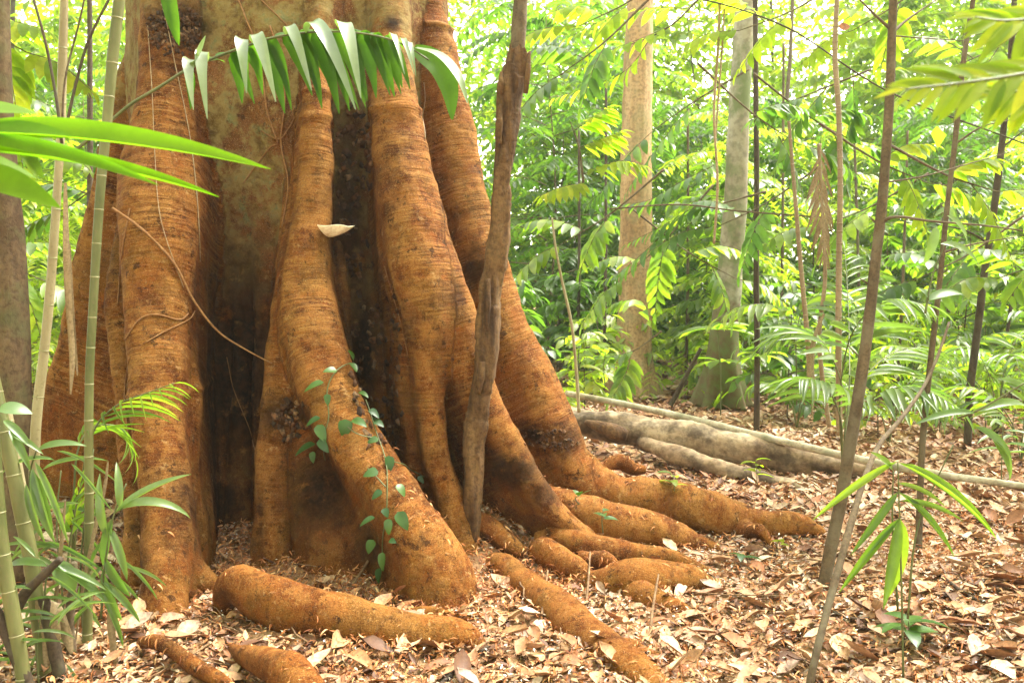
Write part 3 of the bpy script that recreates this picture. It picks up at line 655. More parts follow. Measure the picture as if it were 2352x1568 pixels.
# ---- roots lying on the ground, each its own part of the tree
ROOT_TOP = []
def ground_root(lst, label, n=48, nseg=20, rough=0.07, seed=0, stain_shade=0.42):
    a = ridge(lst); a[0, 2] -= a[0, 3]; a[-1, 2] -= a[-1, 3] * 1.2; A = spline(a, n)
    A[:, 3] *= 1.1; A[:, 2] += 0.012 * np.sin(np.linspace(0, 9, n) + seed)
    V, F, U = tube_np(A[:, :3], A[:, 3], nseg, 0.0, seed)
    C = np.repeat(np.vstack([A[:1, :3], A[:, :3], A[-1:, :3]]), nseg, axis=0)
    V = C + (V - C) * (1 + 3.2 * rough * vnoise(V, 3.3, seed) + 1.8 * rough * vnoise(V, 8, seed + 4) + 0.7 * rough * vnoise(V, 21, seed + 1))[:, None] * np.array([1, 1, 1.12])
    ring = np.stack([U + seed * 2.3, V[:, 0], V[:, 1]], -1)
    st = np.clip(stain_shade + 0.5 * vnoise(V, 4, seed + 3), 0, 1) * (V[:, 2] < np.repeat(np.concatenate([A[:1, 2], A[:, 2], A[-1:, 2]]), nseg) + 0.0)  # darker patches, only below the root's axis
    me = mesh_np('root', V - TREE_LOC, F, MAT['bark'], {'ringco': ring, 'lichen': np.zeros(len(V)), 'stain_shade': st, 'ringamp': np.full(len(V), 0.12), 'crest_light': np.clip((V[:, 2] - C[:, 2]) / 0.05, 0, 1) * 0.7})  # top of each root takes the painted crest tone
    up = (V[:, 2] - C[:, 2]) > 0.35 * np.linalg.norm(V - C, axis=1); ROOT_TOP.append(V[up])
    o = link('root', me, tree)
    if label: o['label'] = label
    return o
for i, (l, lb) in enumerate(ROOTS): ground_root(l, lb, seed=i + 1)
# ------------------------------------------------------------------ leaves
def prof(kind, t):
    t = np.asarray(t, dtype=np.float64)
    if kind == 'lance': w = np.sin(np.pi * np.clip(t, 0, 1) ** 0.75) ** 0.8
    elif kind == 'strap': w = np.clip(t / 0.10, 0, 1) ** 0.6 * np.clip((1 - t) / 0.45, 0, 1) ** 0.7
    elif kind == 'ovate': w = np.sin(np.pi * np.clip(t, 0, 1) ** 0.8) ** 0.65
    elif kind == 'heart': w = np.sin(np.pi * np.clip(t, 0, 1) ** 0.58) ** 0.75
    elif kind == 'obovate': w = np.sin(np.pi * np.clip(t, 0, 1) ** 1.35) ** 0.7
    elif kind == 'fish': w = 0.18 + 0.82 * np.clip(t / 0.8, 0, 1) ** 0.9; w = w * np.clip((1 - t) / 0.12, 0, 1) ** 0.4
    return np.maximum(w, 0.02)

def leaf_tpl(kind='lance', n=5, bend=0.6, fold=0.25, twist=0.0, wave=0.0, curl=0.0, seed=0):
    """unit leaf along +x, blade in xy, bending towards -z; width 1 in y (scaled later)"""
    t = np.linspace(0, 1, n + 1); w = prof(kind, t) * 0.5
    ang = -bend * t
    dx = np.cos(ang); dz = np.sin(ang)
    x = np.concatenate([[0], np.cumsum((dx[1:] + dx[:-1]) * 0.5 / n)]); z = np.concatenate([[0], np.cumsum((dz[1:] + dz[:-1]) * 0.5 / n)])
    r = np.random.default_rng(seed)
    V = []
    for i in range(n + 1):
        tw = twist * t[i]
        nx, nz_ = -np.sin(ang[i]), np.cos(ang[i])
        for sgn in (-1, 0, 1):
            y = sgn * w[i]; h = abs(sgn) * (fold * w[i] * 0.3 + wave * 0.06 * r.uniform(-1, 1)) + curl * 0.12 * abs(sgn)
            yy = y * np.cos(tw); h = h + y * np.sin(tw) * 0.3
            V.append([x[i] + nx * h, yy, z[i] + nz_ * h])
    F = []
    for i in range(n):
        a = i * 3
        F.append([a, a + 3, a + 4, a + 1]); F.append([a + 1, a + 4, a + 5, a + 2])
    return np.array(V), np.array(F)

def basis(d, n):
    x = nrm(d); z = n - x * np.sum(n * x, axis=-1, keepdims=True); z = nrm(z); y = np.cross(z, x)
    return np.stack([x, y, z], -1)

def batch(tpl, P, D, Nn, L, W, rnd=None):
    """many leaves in one array: positions, directions, normals, lengths, widths"""
    V0, F0 = tpl; N = len(P); M = basis(D, Nn)
    S = np.stack([L, W, L], -1)
    V = np.einsum('nij,nkj->nki', M, V0[None] * S[:, None, :]) + P[:, None, :]
    F = F0[None] + (np.arange(N) * len(V0))[:, None, None]
    rnd = RNG.random(N) if rnd is None else rnd
    return V.reshape(-1, 3), F.reshape(-1, 4), np.repeat(rnd, len(V0))

def join(parts):
    Vs, Fs, Rs, o = [], [], [], 0
    for V, F, r in parts:
        Vs.append(V); Fs.append(F + o); Rs.append(r); o += len(V)
    return np.vstack(Vs), np.vstack(Fs), np.concatenate(Rs)

_LEAFMESH = {}
def leaf_mesh(name, matkey, kind, n, bend, fold, var, wave=0.0, twist=0.0, curl=0.0):
    key = (name, matkey, kind, n, round(bend, 2), fold, var, wave, twist, curl)
    if key not in _LEAFMESH:
        V, F = leaf_tpl(kind, n, bend, fold, twist, wave, curl, seed=var)
        _LEAFMESH[key] = mesh_np(name, V, F, MAT[matkey])
    return _LEAFMESH[key]

def leaf_obj(name, matkey, pos, d, n, L, W, parent, kind='lance', bend=0.6, fold=0.3, nseg=6, var=0, wave=0.0, twist=0.0, curl=0.0):
    me = leaf_mesh(name, matkey, kind, nseg, bend, fold, var, wave, twist, curl)
    o = bpy.data.objects.new(name, me); COL.objects.link(o); o.parent = parent
    p = np.asarray(pos, dtype=np.float64) - (parent_loc(parent) if parent is not None else 0)
    B = basis(np.asarray(d, dtype=np.float64)[None], np.asarray(n, dtype=np.float64)[None])[0]
    M = Matrix([[B[i][0] * L, B[i][1] * W, B[i][2] * L, p[i]] for i in range(3)] + [[0, 0, 0, 1]])
    o.matrix_local = M
    return o

UP = np.array([0, 0, 1.0])

def feather(parent, P, count, L, W, matkey, kind='lance', bend=0.7, angle=60, droop=0.25, t0=0.1, t1=1.0, up=None, name='leaflet', rr=None, rmat='greenstem', taper=0.55, stemname='frond', alt=0.5, jitter=0.12, terminal=True, fold=0.3, stem=True):
    """a pinnate leaf: rachis tube + leaflet objects on both sides"""
    A = spline(P, 40); T = nrm(np.gradient(A, axis=0))
    upv = UP if up is None else np.asarray(up, dtype=np.float64)
    holder = parent
    if stem: holder = tube(stemname, A, np.linspace(*(rr or (0.006, 0.002)), len(A)), MAT[rmat], parent, 6)
    for k in range(count):
        for sgn in (-1, 1):
            t = t0 + (t1 - t0) * (k + (alt if sgn > 0 else 0)) / count
            if t > 1: continue
            f = t * (len(A) - 1); i = int(min(f, len(A) - 2)); g = f - i
            p = A[i] * (1 - g) + A[i + 1] * g; tg = nrm(T[i] * (1 - g) + T[i + 1] * g)
            side = nrm(np.cross(tg, upv)) * sgn; nn = nrm(np.cross(side, tg) * sgn)
            a = R(angle * (1 - 0.35 * t)) + random.uniform(-jitter, jitter)
            d = tg * math.cos(a) + side * math.sin(a) - UP * (droop + random.uniform(-jitter, jitter))
            s = (0.75 + 0.5 * math.sin(math.pi * min(1, t * 0.9 + 0.1))) * (1 - (1 - taper) * max(0, t - 0.6) / 0.4)
            leaf_obj(name, matkey, p, d, nn + np.array([random.uniform(-.2, .2) for _ in range(3)]), L * s * random.uniform(0.9, 1.1), W * s * random.uniform(0.9, 1.1), holder, kind, bend, fold, 5, random.randint(0, 2))
    if terminal:
        leaf_obj(name, matkey, A[-1], T[-1] - UP * droop, np.cross(np.cross(T[-1], upv), T[-1]), L * taper * 1.1, W * taper, holder, kind, bend, fold, 5, 0)

# ------------------------------------------------------------------ dead leaning stem in front of the tree
def dead_stem():
    Y = 4.9
    pts = [(1084, 1160), (1088, 1060), (1098, 960), (1112, 830), (1126, 700), (1140, 560), (1152, 420), (1163, 300), (1176, 190), (1188, 128)]
    rp = [24, 24, 25, 26, 24, 25, 25, 22, 28, 27]
    b = at(1085, 1155, Y)
    t = thing('dead_sapling', (b[0], b[1], float(hz(b[0], b[1]))), 'leaning dead grey-brown stem with split bark in front of the orange buttresses', 'dead tree')
    P = np.array([at(x, y, Y) for x, y in pts]); P[0, 2] = min(P[0, 2], float(hz(P[0, 0], P[0, 1])) - 0.05)
    A = spline(np.hstack([P, np.array(rp)[:, None] / FPX * Y]), 110)
    A = spline(A, 240); V, F, U = tube_np(A[:, :3], A[:, 3], 28, 0.0)
    C = np.repeat(np.vstack([A[:1, :3], A[:, :3], A[-1:, :3]]), 28, axis=0); Dr = V - C
    a = np.tile(np.arange(28), len(A) + 2)
    st = np.stack([V[:, 0] * 30, V[:, 1] * 30, V[:, 2] * 4], -1)
    s = 1 + 0.26 * vnoise(st, 1, 3) + 0.14 * vnoise(V * np.array([60, 60, 14.0]), 1, 8) + 0.13 * np.sign(vnoise(V * np.array([14, 14, 5.0]), 1, 5)) * (np.abs(vnoise(V * np.array([14, 14, 5.0]), 1, 5)) > 0.25)
    s = s - 0.16 * np.isin(a, (20, )) 
    V = C + Dr * s[:, None]
    # ragged top edge
    ring = len(A)
    top = np.arange((ring - 1) * 28, (ring + 1) * 28)
    V[top] += np.outer(np.abs(vnoise(np.stack([a[top] * 0.9, np.zeros(56), np.zeros(56)], -1), 1, 2)) * 0.09, np.array([0.1, 0, 1]))
    link('bark_shell', mesh_np('bark_shell', V - parent_loc(t), F, MAT['dead']), t)
    core = [at(1176, 260, Y), at(1186, 140, Y), at(1192, 60, Y), at(1200, -30, Y), at(1212, -160, Y)]
    tube('heartwood', core, np.array([18, 17, 16, 15, 14]) / FPX * Y, MAT['sapling'], t, 16, 0.10, 60)
    for (x0, y0, x1, y1, w) in ((1208, 215, 1217, 118, 7), (1150, 215, 1152, 165, 7), (1145, 330, 1150, 240, 9), (1120, 640, 1118, 760, 8), (1108, 830, 1100, 905, 9)):
        tube('bark_flake', [at(x0, y0, Y - 0.06), at((x0 + x1) / 2, (y0 + y1) / 2, Y - 0.075), at(x1, y1, Y - 0.065)], np.array([w * 0.8, w, w * 0.4]) / FPX * Y, MAT['dead'], t, 7, 0.25, 14)
dead_stem()

# ------------------------------------------------------------------ climbing rootlets and twigs on the tree
def rootlet(pts, rpx, mat='rootlet', name='rootlet', n=None, off=0.006):
    A = np.array([on_tree(x, y, off)[0] for x, y in spline([(float(a), float(b), 0.0) for a, b in pts], max(24, 6 * len(pts)))[:, :2]])
    # ease jumps between surfaces
    for _ in range(3): A[1:-1] = 0.25 * A[:-2] + 0.5 * A[1:-1] + 0.25 * A[2:]
    tube(name, A, rpx * 0.36 / FPX * 5.0, MAT[mat], tree, 6)
for pts, r, m in (
    ([(372, 10), (385, 60), (402, 150), (425, 260), (440, 350), (452, 470), (458, 600)], 3.0, 'paleroot'),
    ([(340, 60), (350, 200), (356, 350), (365, 480), (385, 560), (420, 660)], 2.6, 'paleroot'),
    ([(545, -10), (565, 40), (590, 105), (605, 180), (615, 260), (640, 330)], 6, 'rootlet'),
    ([(620, 60), (645, 140), (655, 230), (645, 330), (665, 420), (650, 520)], 6, 'rootlet'),
    ([(690, 90), (650, 50), (600, 0), (580, -20)], 4, 'rootlet'),
    ([(600, 300), (640, 320), (660, 300), (680, 270)], 4, 'rootlet'),
    ([(560, 420), (590, 380), (620, 340), (640, 330)], 4, 'rootlet'),
    ([(290, 780), (320, 735), (360, 722), (410, 735), (430, 720)], 5, 'rootlet'),
    ([(330, 790), (380, 760), (430, 735), (445, 715)], 4, 'rootlet'),
    ([(885, 610), (905, 680), (925, 750), (940, 820)], 2.5, 'rootlet'),
    ([(300, 480), (285, 560), (275, 640), (270, 700)], 5, 'rootlet'),
    ([(520, 820), (540, 900), (570, 980), (590, 1040)], 3, 'rootlet'),
    ([(300, 820), (285, 900), (292, 980), (300, 1060)], 5, 'rootlet'),
    ([(975, 190), (978, 230), (972, 270), (975, 320)], 2.5, 'paleroot')): rootlet(pts, r, m)
def free_twig(name, label, cat, pts, rpx, mat, n=40, group=None):
    P = np.array([at(x, y, Y) for x, y, Y in pts]); base = P[np.argmin(P[:, 2])]
    t = thing(name, base, label, cat, group)
    tube('stem', P, np.asarray(rpx, dtype=float) / FPX * P[:, 1].mean(), MAT[mat], t, 6, 0.0, n); return t
free_twig('hanging_twig', 'thin brown twig hanging across the left buttress and dark bay', 'twig', [(258, 478, 4.75), (330, 530, 4.75), (400, 605, 4.75), (445, 690, 4.8), (500, 760, 4.85), (560, 800, 4.9), (625, 835, 4.85)], [3.5, 3.2, 3, 2.8, 2.4, 2, 1.5], 'rootlet')

# ------------------------------------------------------------------ bracket fungus
def fungus():
    p, n = on_tree(750, 524, 0.0)
    b = p + np.array([0.012, 0.02, 0.0])
    t = thing('bracket_fungus', b, 'small white bracket fungus on the right edge of the central column', 'fungus')
    V, F = [], []
    nr, na = 6, 22
    for i in range(nr + 1):
        r = i / nr
        for j in range(na + 1):
            a = -math.pi * 0.62 + math.pi * 1.24 * j / na
            rad = 0.118 * r * (1 + 0.10 * math.sin(a * 3 + 1) + 0.05 * math.sin(a * 7))
            V.append((rad * math.cos(a), rad * math.sin(a) * 0.75 - 0.01, 0.012 - 0.010 * (1 - r) + 0.004 * math.sin(a * 5) * r))
    top = len(V)
    for i in range(nr + 1):
        r = i / nr
        for j in range(na + 1):
            x, y, z = V[i * (na + 1) + j]; V.append((x * 0.985, y * 0.985, z - 0.004 - 0.046 * (1 - r * r)))
    for off, fl in ((0, False), (top, True)):
        for i in range(nr):
            for j in range(na):
                q = [off + i * (na + 1) + j, off + (i + 1) * (na + 1) + j, off + (i + 1) * (na + 1) + j + 1, off + i * (na + 1) + j + 1]
                F.append(q[::-1] if fl else q)
    for j in range(na):
        a = nr * (na + 1) + j; F.append([a, top + a, top + a + 1, a + 1])
    m, nt = new_mat('fungus_flesh'); s = NT(nt); pos = s.n('ShaderNodeNewGeometry').outputs['Position']
    s.out(s.principled(s.ramp(s.noise(pos, 60, 4), [(0.35, (0.62, 0.52, 0.36)), (0.6, (0.80, 0.74, 0.58))]), 0.7))
    link('cap', mesh_np('cap', V, F, m), t)
fungus()

# ------------------------------------------------------------------ fallen log and pole
def log_tube(parent, lst, name, mat, nseg=24, rough=0.1, n=60, seed=0):
    A = spline(ridge(lst), n); V, F, U = tube_np(A[:, :3], A[:, 3], nseg)
    C = np.repeat(np.vstack([A[:1, :3], A[:, :3], A[-1:, :3]]), nseg, axis=0)
    st = V * np.array([3, 10, 10.0])
    V = C + (V - C) * (1 + rough * vnoise(st, 1, seed) + rough * vnoise(V, 5, seed + 2) + 0.5 * rough * vnoise(V, 22, seed + 1))[:, None]
    return link(name, mesh_np(name, V - parent_loc(parent), F, MAT[mat]), parent)
b = gp(1700, 1100)
lg = thing('fallen_log', b, 'thick rotting fallen log with a forked branch behind the right roots', 'log')
log_tube(lg, [(1290, 955, 8.1, 27.9), (1350, 972, 8.0, 32.8), (1450, 985, 7.9, 34.4), (1560, 1000, 7.8, 34.4), (1680, 1022, 7.6, 34.4), (1800, 1045, 7.45, 34.4), (1920, 1068, 7.3, 31.2), (2010, 1085, 7.2, 24.6)], 'trunk', 'log', rough=0.2, seed=3)
log_tube(lg, [(1470, 1015, 7.8, 16.4), (1560, 1045, 7.55, 21.3), (1650, 1075, 7.3, 21.3), (1740, 1098, 7.1, 19.7), (1820, 1118, 6.95, 16.4), (1880, 1130, 6.85, 9.8)], 'branch', 'log', 18, 0.18, seed=7)
log_tube(lg, [(1345, 968, 7.85, 8.2), (1395, 985, 7.75, 16.4), (1440, 1000, 7.7, 9.8)], 'bark_flake', 'dead', 10, 0.3, 20, seed=9)
pl = thing('pale_pole', gp(1870, 1040), 'long thin pale branch lying above the fallen log', 'branch')
log_tube(pl, [(1300, 903, 8.6, 7), (1420, 925, 8.3, 8), (1550, 953, 8.0, 8), (1700, 990, 7.6, 9), (1860, 1028, 7.2, 9), (2000, 1060, 6.95, 9), (2150, 1088, 6.75, 9), (2280, 1106, 6.6, 8), (2450, 1130, 6.4, 7)], 'stem', 'pole', 10, 0.08, 90, seed=5)

# ------------------------------------------------------------------ larger trunks behind
def trunk_tree(name, label, lst, mat, flare=None, group=None, nseg=28, extra=None, cat='tree'):
    a = ridge(lst); g = a[-1, :3]
    t = thing(name, (g[0], g[1], float(hz(g[0], g[1]))), label, cat, group)
    A = spline(a, 90); V, F, U = tube_np(A[:, :3], A[:, 3], nseg)
    C = np.repeat(np.vstack([A[:1, :3], A[:, :3], A[-1:, :3]]), nseg, axis=0); D = V - C
    ang = np.tile(np.linspace(0, 2 * np.pi, nseg, endpoint=False), len(A) + 2)
    s = 1 + 0.05 * vnoise(V, 4, 3) + 0.03 * vnoise(V * np.array([12, 12, 2.0]), 1, 4)
    if flare:
        h = np.clip(1 - (V[:, 2] - float(hz(g[0], g[1]))) / flare[0], 0, 1)
        s = s + flare[1] * h ** 2.2 * np.clip(0.35 + 0.65 * np.cos(ang * flare[2] + flare[3]), 0, 1)
    link('trunk', mesh_np('trunk', V - parent_loc(t) if False else C + D * s[:, None] - parent_loc(t), F, MAT[mat]), t)
    return t
t_tan = trunk_tree('tan_trunk_tree', 'straight tan-barked trunk right of the giant tree', [(1476, -220, 13, 27.0), (1470, 0, 13, 29.7), (1462, 300, 13, 34.2), (1460, 600, 13, 37.8), (1456, 800, 13, 41.4), (1450, 905, 13, 54.0)], 'tan', (0.9, 0.5, 4, 0.5))
t_pale = trunk_tree('pale_trunk_tree', 'pale grey-green smooth trunk with a mossy flared base', [(1722, -220, 11.5, 20.4), (1712, 0, 11.5, 22.1), (1698, 250, 11.5, 23.8), (1688, 480, 11.5, 26.3), (1670, 700, 11.5, 30.6), (1660, 820, 11.5, 34.0), (1658, 935, 11.5, 37.4)], 'pale', (1.1, 1.3, 5, 0.9))
t_left = trunk_tree('mossy_trunk_tree', 'out-of-focus mossy brown trunk cut by the left edge', [(-5, -260, 4.6, 20), (0, 0, 4.6, 20), (5, 250, 4.6, 24), (12, 440, 4.6, 30), (18, 560, 4.6, 36), (22, 800, 4.6, 44), (26, 1050, 4.6, 44), (28, 1330, 4.6, 46)], 'leftbark')

# ------------------------------------------------------------------ crumbling dark bark: crust on the left buttress, flakes in the gaps
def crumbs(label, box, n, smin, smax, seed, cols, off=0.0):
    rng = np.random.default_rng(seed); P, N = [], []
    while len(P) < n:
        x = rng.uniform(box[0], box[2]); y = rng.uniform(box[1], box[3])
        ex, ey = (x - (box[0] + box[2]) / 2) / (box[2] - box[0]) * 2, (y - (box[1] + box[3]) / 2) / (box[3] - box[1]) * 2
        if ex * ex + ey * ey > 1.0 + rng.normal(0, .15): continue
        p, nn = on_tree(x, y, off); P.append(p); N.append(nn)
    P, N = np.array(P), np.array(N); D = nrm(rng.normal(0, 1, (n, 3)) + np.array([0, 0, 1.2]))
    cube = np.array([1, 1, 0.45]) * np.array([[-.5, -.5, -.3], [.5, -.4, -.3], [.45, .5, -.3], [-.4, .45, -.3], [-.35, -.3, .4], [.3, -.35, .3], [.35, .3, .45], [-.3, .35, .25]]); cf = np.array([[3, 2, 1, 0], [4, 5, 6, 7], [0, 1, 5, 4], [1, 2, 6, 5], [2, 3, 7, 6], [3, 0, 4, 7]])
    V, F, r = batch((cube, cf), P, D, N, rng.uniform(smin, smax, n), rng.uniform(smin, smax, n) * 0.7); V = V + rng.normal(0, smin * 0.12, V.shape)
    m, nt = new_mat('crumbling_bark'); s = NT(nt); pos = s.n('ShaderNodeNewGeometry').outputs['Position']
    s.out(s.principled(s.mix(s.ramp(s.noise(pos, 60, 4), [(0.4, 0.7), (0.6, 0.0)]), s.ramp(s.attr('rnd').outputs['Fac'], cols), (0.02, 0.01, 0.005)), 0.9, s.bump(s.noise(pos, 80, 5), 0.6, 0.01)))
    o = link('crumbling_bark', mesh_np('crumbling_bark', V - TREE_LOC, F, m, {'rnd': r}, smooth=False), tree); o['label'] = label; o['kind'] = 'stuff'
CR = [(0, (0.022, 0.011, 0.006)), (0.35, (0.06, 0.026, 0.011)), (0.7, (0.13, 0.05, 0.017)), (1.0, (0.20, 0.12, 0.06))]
crumbs('dark crusted bark on top of the left buttress', (338, 8, 462, 128), 300, 0.012, 0.036, 3, CR)
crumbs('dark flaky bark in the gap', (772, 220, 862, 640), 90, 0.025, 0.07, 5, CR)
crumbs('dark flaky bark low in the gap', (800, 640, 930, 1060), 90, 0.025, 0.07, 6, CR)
crumbs('dark scab on the right buttress', (1180, 985, 1330, 1035), 60, 0.015, 0.035, 8, CR)
crumbs('dark scab on the foot of the central buttress', (625, 920, 720, 1010), 50, 0.02, 0.05, 7, CR)
# ------------------------------------------------------------------ slender saplings with stems one can tell apart
def sapling(label, pts, Y, rpx, mat='sapling', twigs=(), name='sapling', leaves=None, nseg=10, cat='sapling'):
    """pts: survey points from the foot up; twigs: (t along stem, polyline offsets in survey px, radius px)"""
    Ys = np.linspace(Y, Y, len(pts)) if np.isscalar(Y) else np.asarray(Y)
    P = np.array([at(x, y, d) for (x, y), d in zip(pts, Ys)])
    t = thing(name, P[0], label, cat)
    P[0] = P[0] - np.array([0, 0, 0.06])
    rr = np.interp(np.linspace(0, 1, len(pts)), np.linspace(0, 1, len(rpx)), rpx) / FPX * Ys
    tube('stem', P, rr, MAT[mat], t, nseg, 0.05, 60)
    for pl, r in twigs:
        Q = np.array([at(x, y, d) for x, y, d in pl]); tube('twig', Q, np.linspace(r, r * 0.35, len(Q)) / FPX * Q[0, 1], MAT[mat], t, 6, 0.0, 24)
    return t
s_main = sapling('brown sapling leaning right, the nearest upright stem at right', [(1884, 1365), (1908, 1260), (1932, 1150), (1948, 1050), (1965, 950), (1985, 820), (2000, 700), (2012, 590), (2024, 490), (2033, 380), (2043, 230), (2048, 100), (2052, 0), (2060, -180)], 4.5, [15, 14.5, 14, 13, 12, 11, 10, 9], 'sapling',
    twigs=[([(2048, 70, 4.5), (2005, 30, 4.5), (1965, -10, 4.45)], 4), ([(2050, 75, 4.5), (2085, 45, 4.6), (2150, 0, 4.7)], 4), ([(2018, 512, 4.5), (2060, 498, 4.45), (2140, 508, 4.4), (2260, 518, 4.35), (2350, 530, 4.3)], 4.5),
           ([(2010, 510, 4.5), (1996, 497, 4.5)], 3), ([(2028, 420, 4.5), (2120, 405, 4.6), (2230, 375, 4.8), (2352, 340, 5)], 2.5), ([(2046, 82, 4.5), (2120, 88, 4.5), (2230, 95, 4.6)], 2), ([(2000, 655, 4.5), (1975, 640, 4.5)], 3), ([(1985, 830, 4.5), (1945, 790, 4.5)], 2.5), ([(2002, 650, 4.5), (2025, 645, 4.5)], 3)])
s_front = sapling('thin bent grey-brown whip rising from the bottom edge', [(1845, 1620), (1868, 1530), (1900, 1400), (1930, 1290), (1955, 1200), (1985, 1100), (2020, 1020), (2070, 960), (2120, 890), (2155, 815), (2180, 740)], np.array([3.3, 3.35, 3.45, 3.55, 3.65, 3.8, 4.0, 4.2, 4.4, 4.5, 4.6]), [10, 9, 9, 7, 5, 4, 3], 'sapling')
sapling('slim brown sapling right of the leaning one', [(2110, 1285), (2113, 1150), (2120, 1000), (2135, 850), (2158, 650), (2175, 480), (2192, 340), (2212, 150), (2232, 20), (2255, -120)], 5.1, [8, 7, 6, 6, 5], 'sapling', [([(2165, 580, 5.1), (2240, 560, 5.1), (2330, 545, 5.2)], 3), ([(2195, 330, 5.1), (2260, 290, 5.1), (2352, 270, 5.2)], 3)])
sapling('dark straight sapling near the right edge', [(2222, 1030), (2228, 900), (2245, 760), (2262, 620), (2282, 490), (2298, 360), (2310, 250), (2322, 120), (2335, -80)], 8.4, [9, 8.5, 8, 7, 6], 'darkstem', [([(2272, 560, 8.4), (2220, 530, 8.3), (2150, 515, 8.2)], 3), ([(2300, 340, 8.4), (2352, 300, 8.4)], 3)])
sapling('straight thin dark sapling right of the pale trunk', [(1738, 990), (1739, 800), (1737, 600), (1738, 400), (1736, 200), (1735, 0), (1734, -150)], 9.3, [7, 6.5, 6, 5.5], 'darkstem')
sapling('thin light stem rising from behind the right roots', [(1330, 930), (1322, 830), (1312, 740), (1290, 640), (1275, 560), (1268, 500)], 7.6, [4, 3.5, 3, 2], 'oldcane')
for i, (x0, y0, x1, y1, Y, r, m, lb) in enumerate((
    (2290, 900, 2330, 640, 11.5, 5, 'darkstem', 'short dark sapling at the far right behind the dark straight one'),
    (2060, 905, 2085, 300, 11.5, 4, 'sapling', 'thin far stem between the leaning and the slim sapling'),
    (1385, 905, 1392, 200, 12.0, 4, 'darkstem', 'thin dark stem left of the tan-barked trunk'),
    (1325, 870, 1330, 300, 13.5, 4, 'darkstem', 'thin dark stem just right of the giant tree'),
    (1260, 830, 1285, 740, 14.0, 6, 'darkstem', 'short dark leaning stump stem behind the giant tree'),
    (1575, 880, 1580, 250, 13.5, 4, 'sapling', 'thin stem between the tan and the pale trunk'),
    (1540, 920, 1610, 800, 11.0, 6, 'darkstem', 'slanting dark stick propped left of the mossy base'),
    (1790, 900, 1800, 100, 13.0, 4, 'sapling', 'thin far stem right of the straight dark sapling'),
    (202, 800, 206, -40, 9.0, 8, 'darkstem', 'dark slender trunk seen between the canes at left'),
    (1975, 880, 1960, 250, 14.0, 4, 'sapling', 'faint stem just left of the leaning sapling'),
    (2185, 890, 2160, 420, 14.0, 4, 'sapling', 'faint stem far behind the slim brown sapling'))):
    sapling(lb, [(x0, y0), (x0 * .6 + x1 * .4 + 3, y0 * .6 + y1 * .4), (x1, y1)], Y, [r, r * .9, r * .7], m, nseg=8)

# ------------------------------------------------------------------ canes: stem + node rings
def cane(label, pts, Y, rpx, mat='cane', step=0.16, cat='cane', name='cane', node='node', nodescale=1.07):
    Ys = np.full(len(pts), Y) if np.isscalar(Y) else np.asarray(Y, dtype=float)
    P = np.array([at(x, y, d) for (x, y), d in zip(pts, Ys)])
    t = thing(name, P[0], label, cat)
    rr = np.interp(np.linspace(0, 1, len(pts)), np.linspace(0, 1, len(rpx)), rpx) / FPX * Ys
    A = spline(np.hstack([P, rr[:, None] * 0.88]), 120)
    V, F, U = tube_np(A[:, :3], A[:, 3], 12, 0.03)
    culm = link('culm', mesh_np('culm', V - parent_loc(t), F, MAT[mat]), t)
    L = np.concatenate([[0], np.cumsum(np.linalg.norm(np.diff(A[:, :3], axis=0), axis=1))]); s = step * 0.4
    T = nrm(np.gradient(A[:, :3], axis=0))
    while s < L[-1]:
        i = int(np.searchsorted(L, s)); i = min(max(i, 1), len(A) - 1)
        p, r = A[i, :3], A[i, 3]
        V, F, U = tube_np(np.array([p - T[i] * 0.003, p - T[i] * 0.001, p + T[i] * 0.001, p + T[i] * 0.003]), np.array([1.0, nodescale, nodescale, 1.0]) * r, 12)
        link('node_ring', mesh_np('node_ring', V - parent_loc(t), F, MAT[node]), culm)
        s += step * random.uniform(0.85, 1.15)
    return t
c1 = cane('tall green jointed cane in front of the left buttress', [(200, 1490), (203, 1300), (205, 1150), (204, 1000), (206, 850), (214, 700), (222, 560), (232, 420), (246, 280), (258, 140), (274, 0), (290, -150)], 3.75, [13, 12, 11, 11, 12, 14, 15], step=0.155)
c2 = cane('pale dry cane left of the tall green one', [(75, 1330), (78, 1100), (84, 960), (100, 820), (114, 680), (126, 520), (134, 400), (140, 300), (142, 200), (146, 60), (150, -100)], 3.9, [13, 13, 12, 11, 10, 12, 8], 'oldcane', step=0.22)
c3 = cane('thick green cane slanting from the lower left corner', [(112, 1600), (98, 1480), (86, 1400), (72, 1290), (52, 1190), (34, 1100), (14, 1010), (-10, 900), (-40, 760)], 3.5, [20, 20, 19, 18, 17], step=0.17)
c4 = cane('green cane rising along the bottom left edge', [(75, 1680), (45, 1500), (28, 1400), (12, 1310), (0, 1220), (-10, 1100), (-18, 980)], 3.3, [19, 19, 18, 17], step=0.15)
cane('weathered brown cane between the two green ones', [(70, 1320), (56, 1180), (40, 1080), (22, 980), (12, 930)], 3.75, [15, 14, 12], 'oldcane', step=0.19)
# thin petioles rising at the top left
for lb, pts, Y, r, m in (('dark thin petiole crossing behind the tall cane', [(150, 300), (175, 190), (205, 90), (260, -20)], 3.7, [4, 4, 3], 'darkstem'),
                  ('dark thin petiole arching at the top left', [(142, 330), (128, 220), (105, 100), (72, -20)], 3.7, [4, 4, 3], 'darkstem'),
                  ('grey thin petiole beside the dry cane top', [(142, 300), (150, 180), (180, 60), (200, -30)], 3.8, [3, 3, 2], 'sapling')):
    Q = np.array([at(x, y, Y) for x, y in pts]); o = thing('palm_petiole', Q[0], lb, 'stem'); tube('stem', Q, np.linspace(r[0], r[-1], len(Q)) / FPX * Y, MAT[m], o, 6, 0, 30)

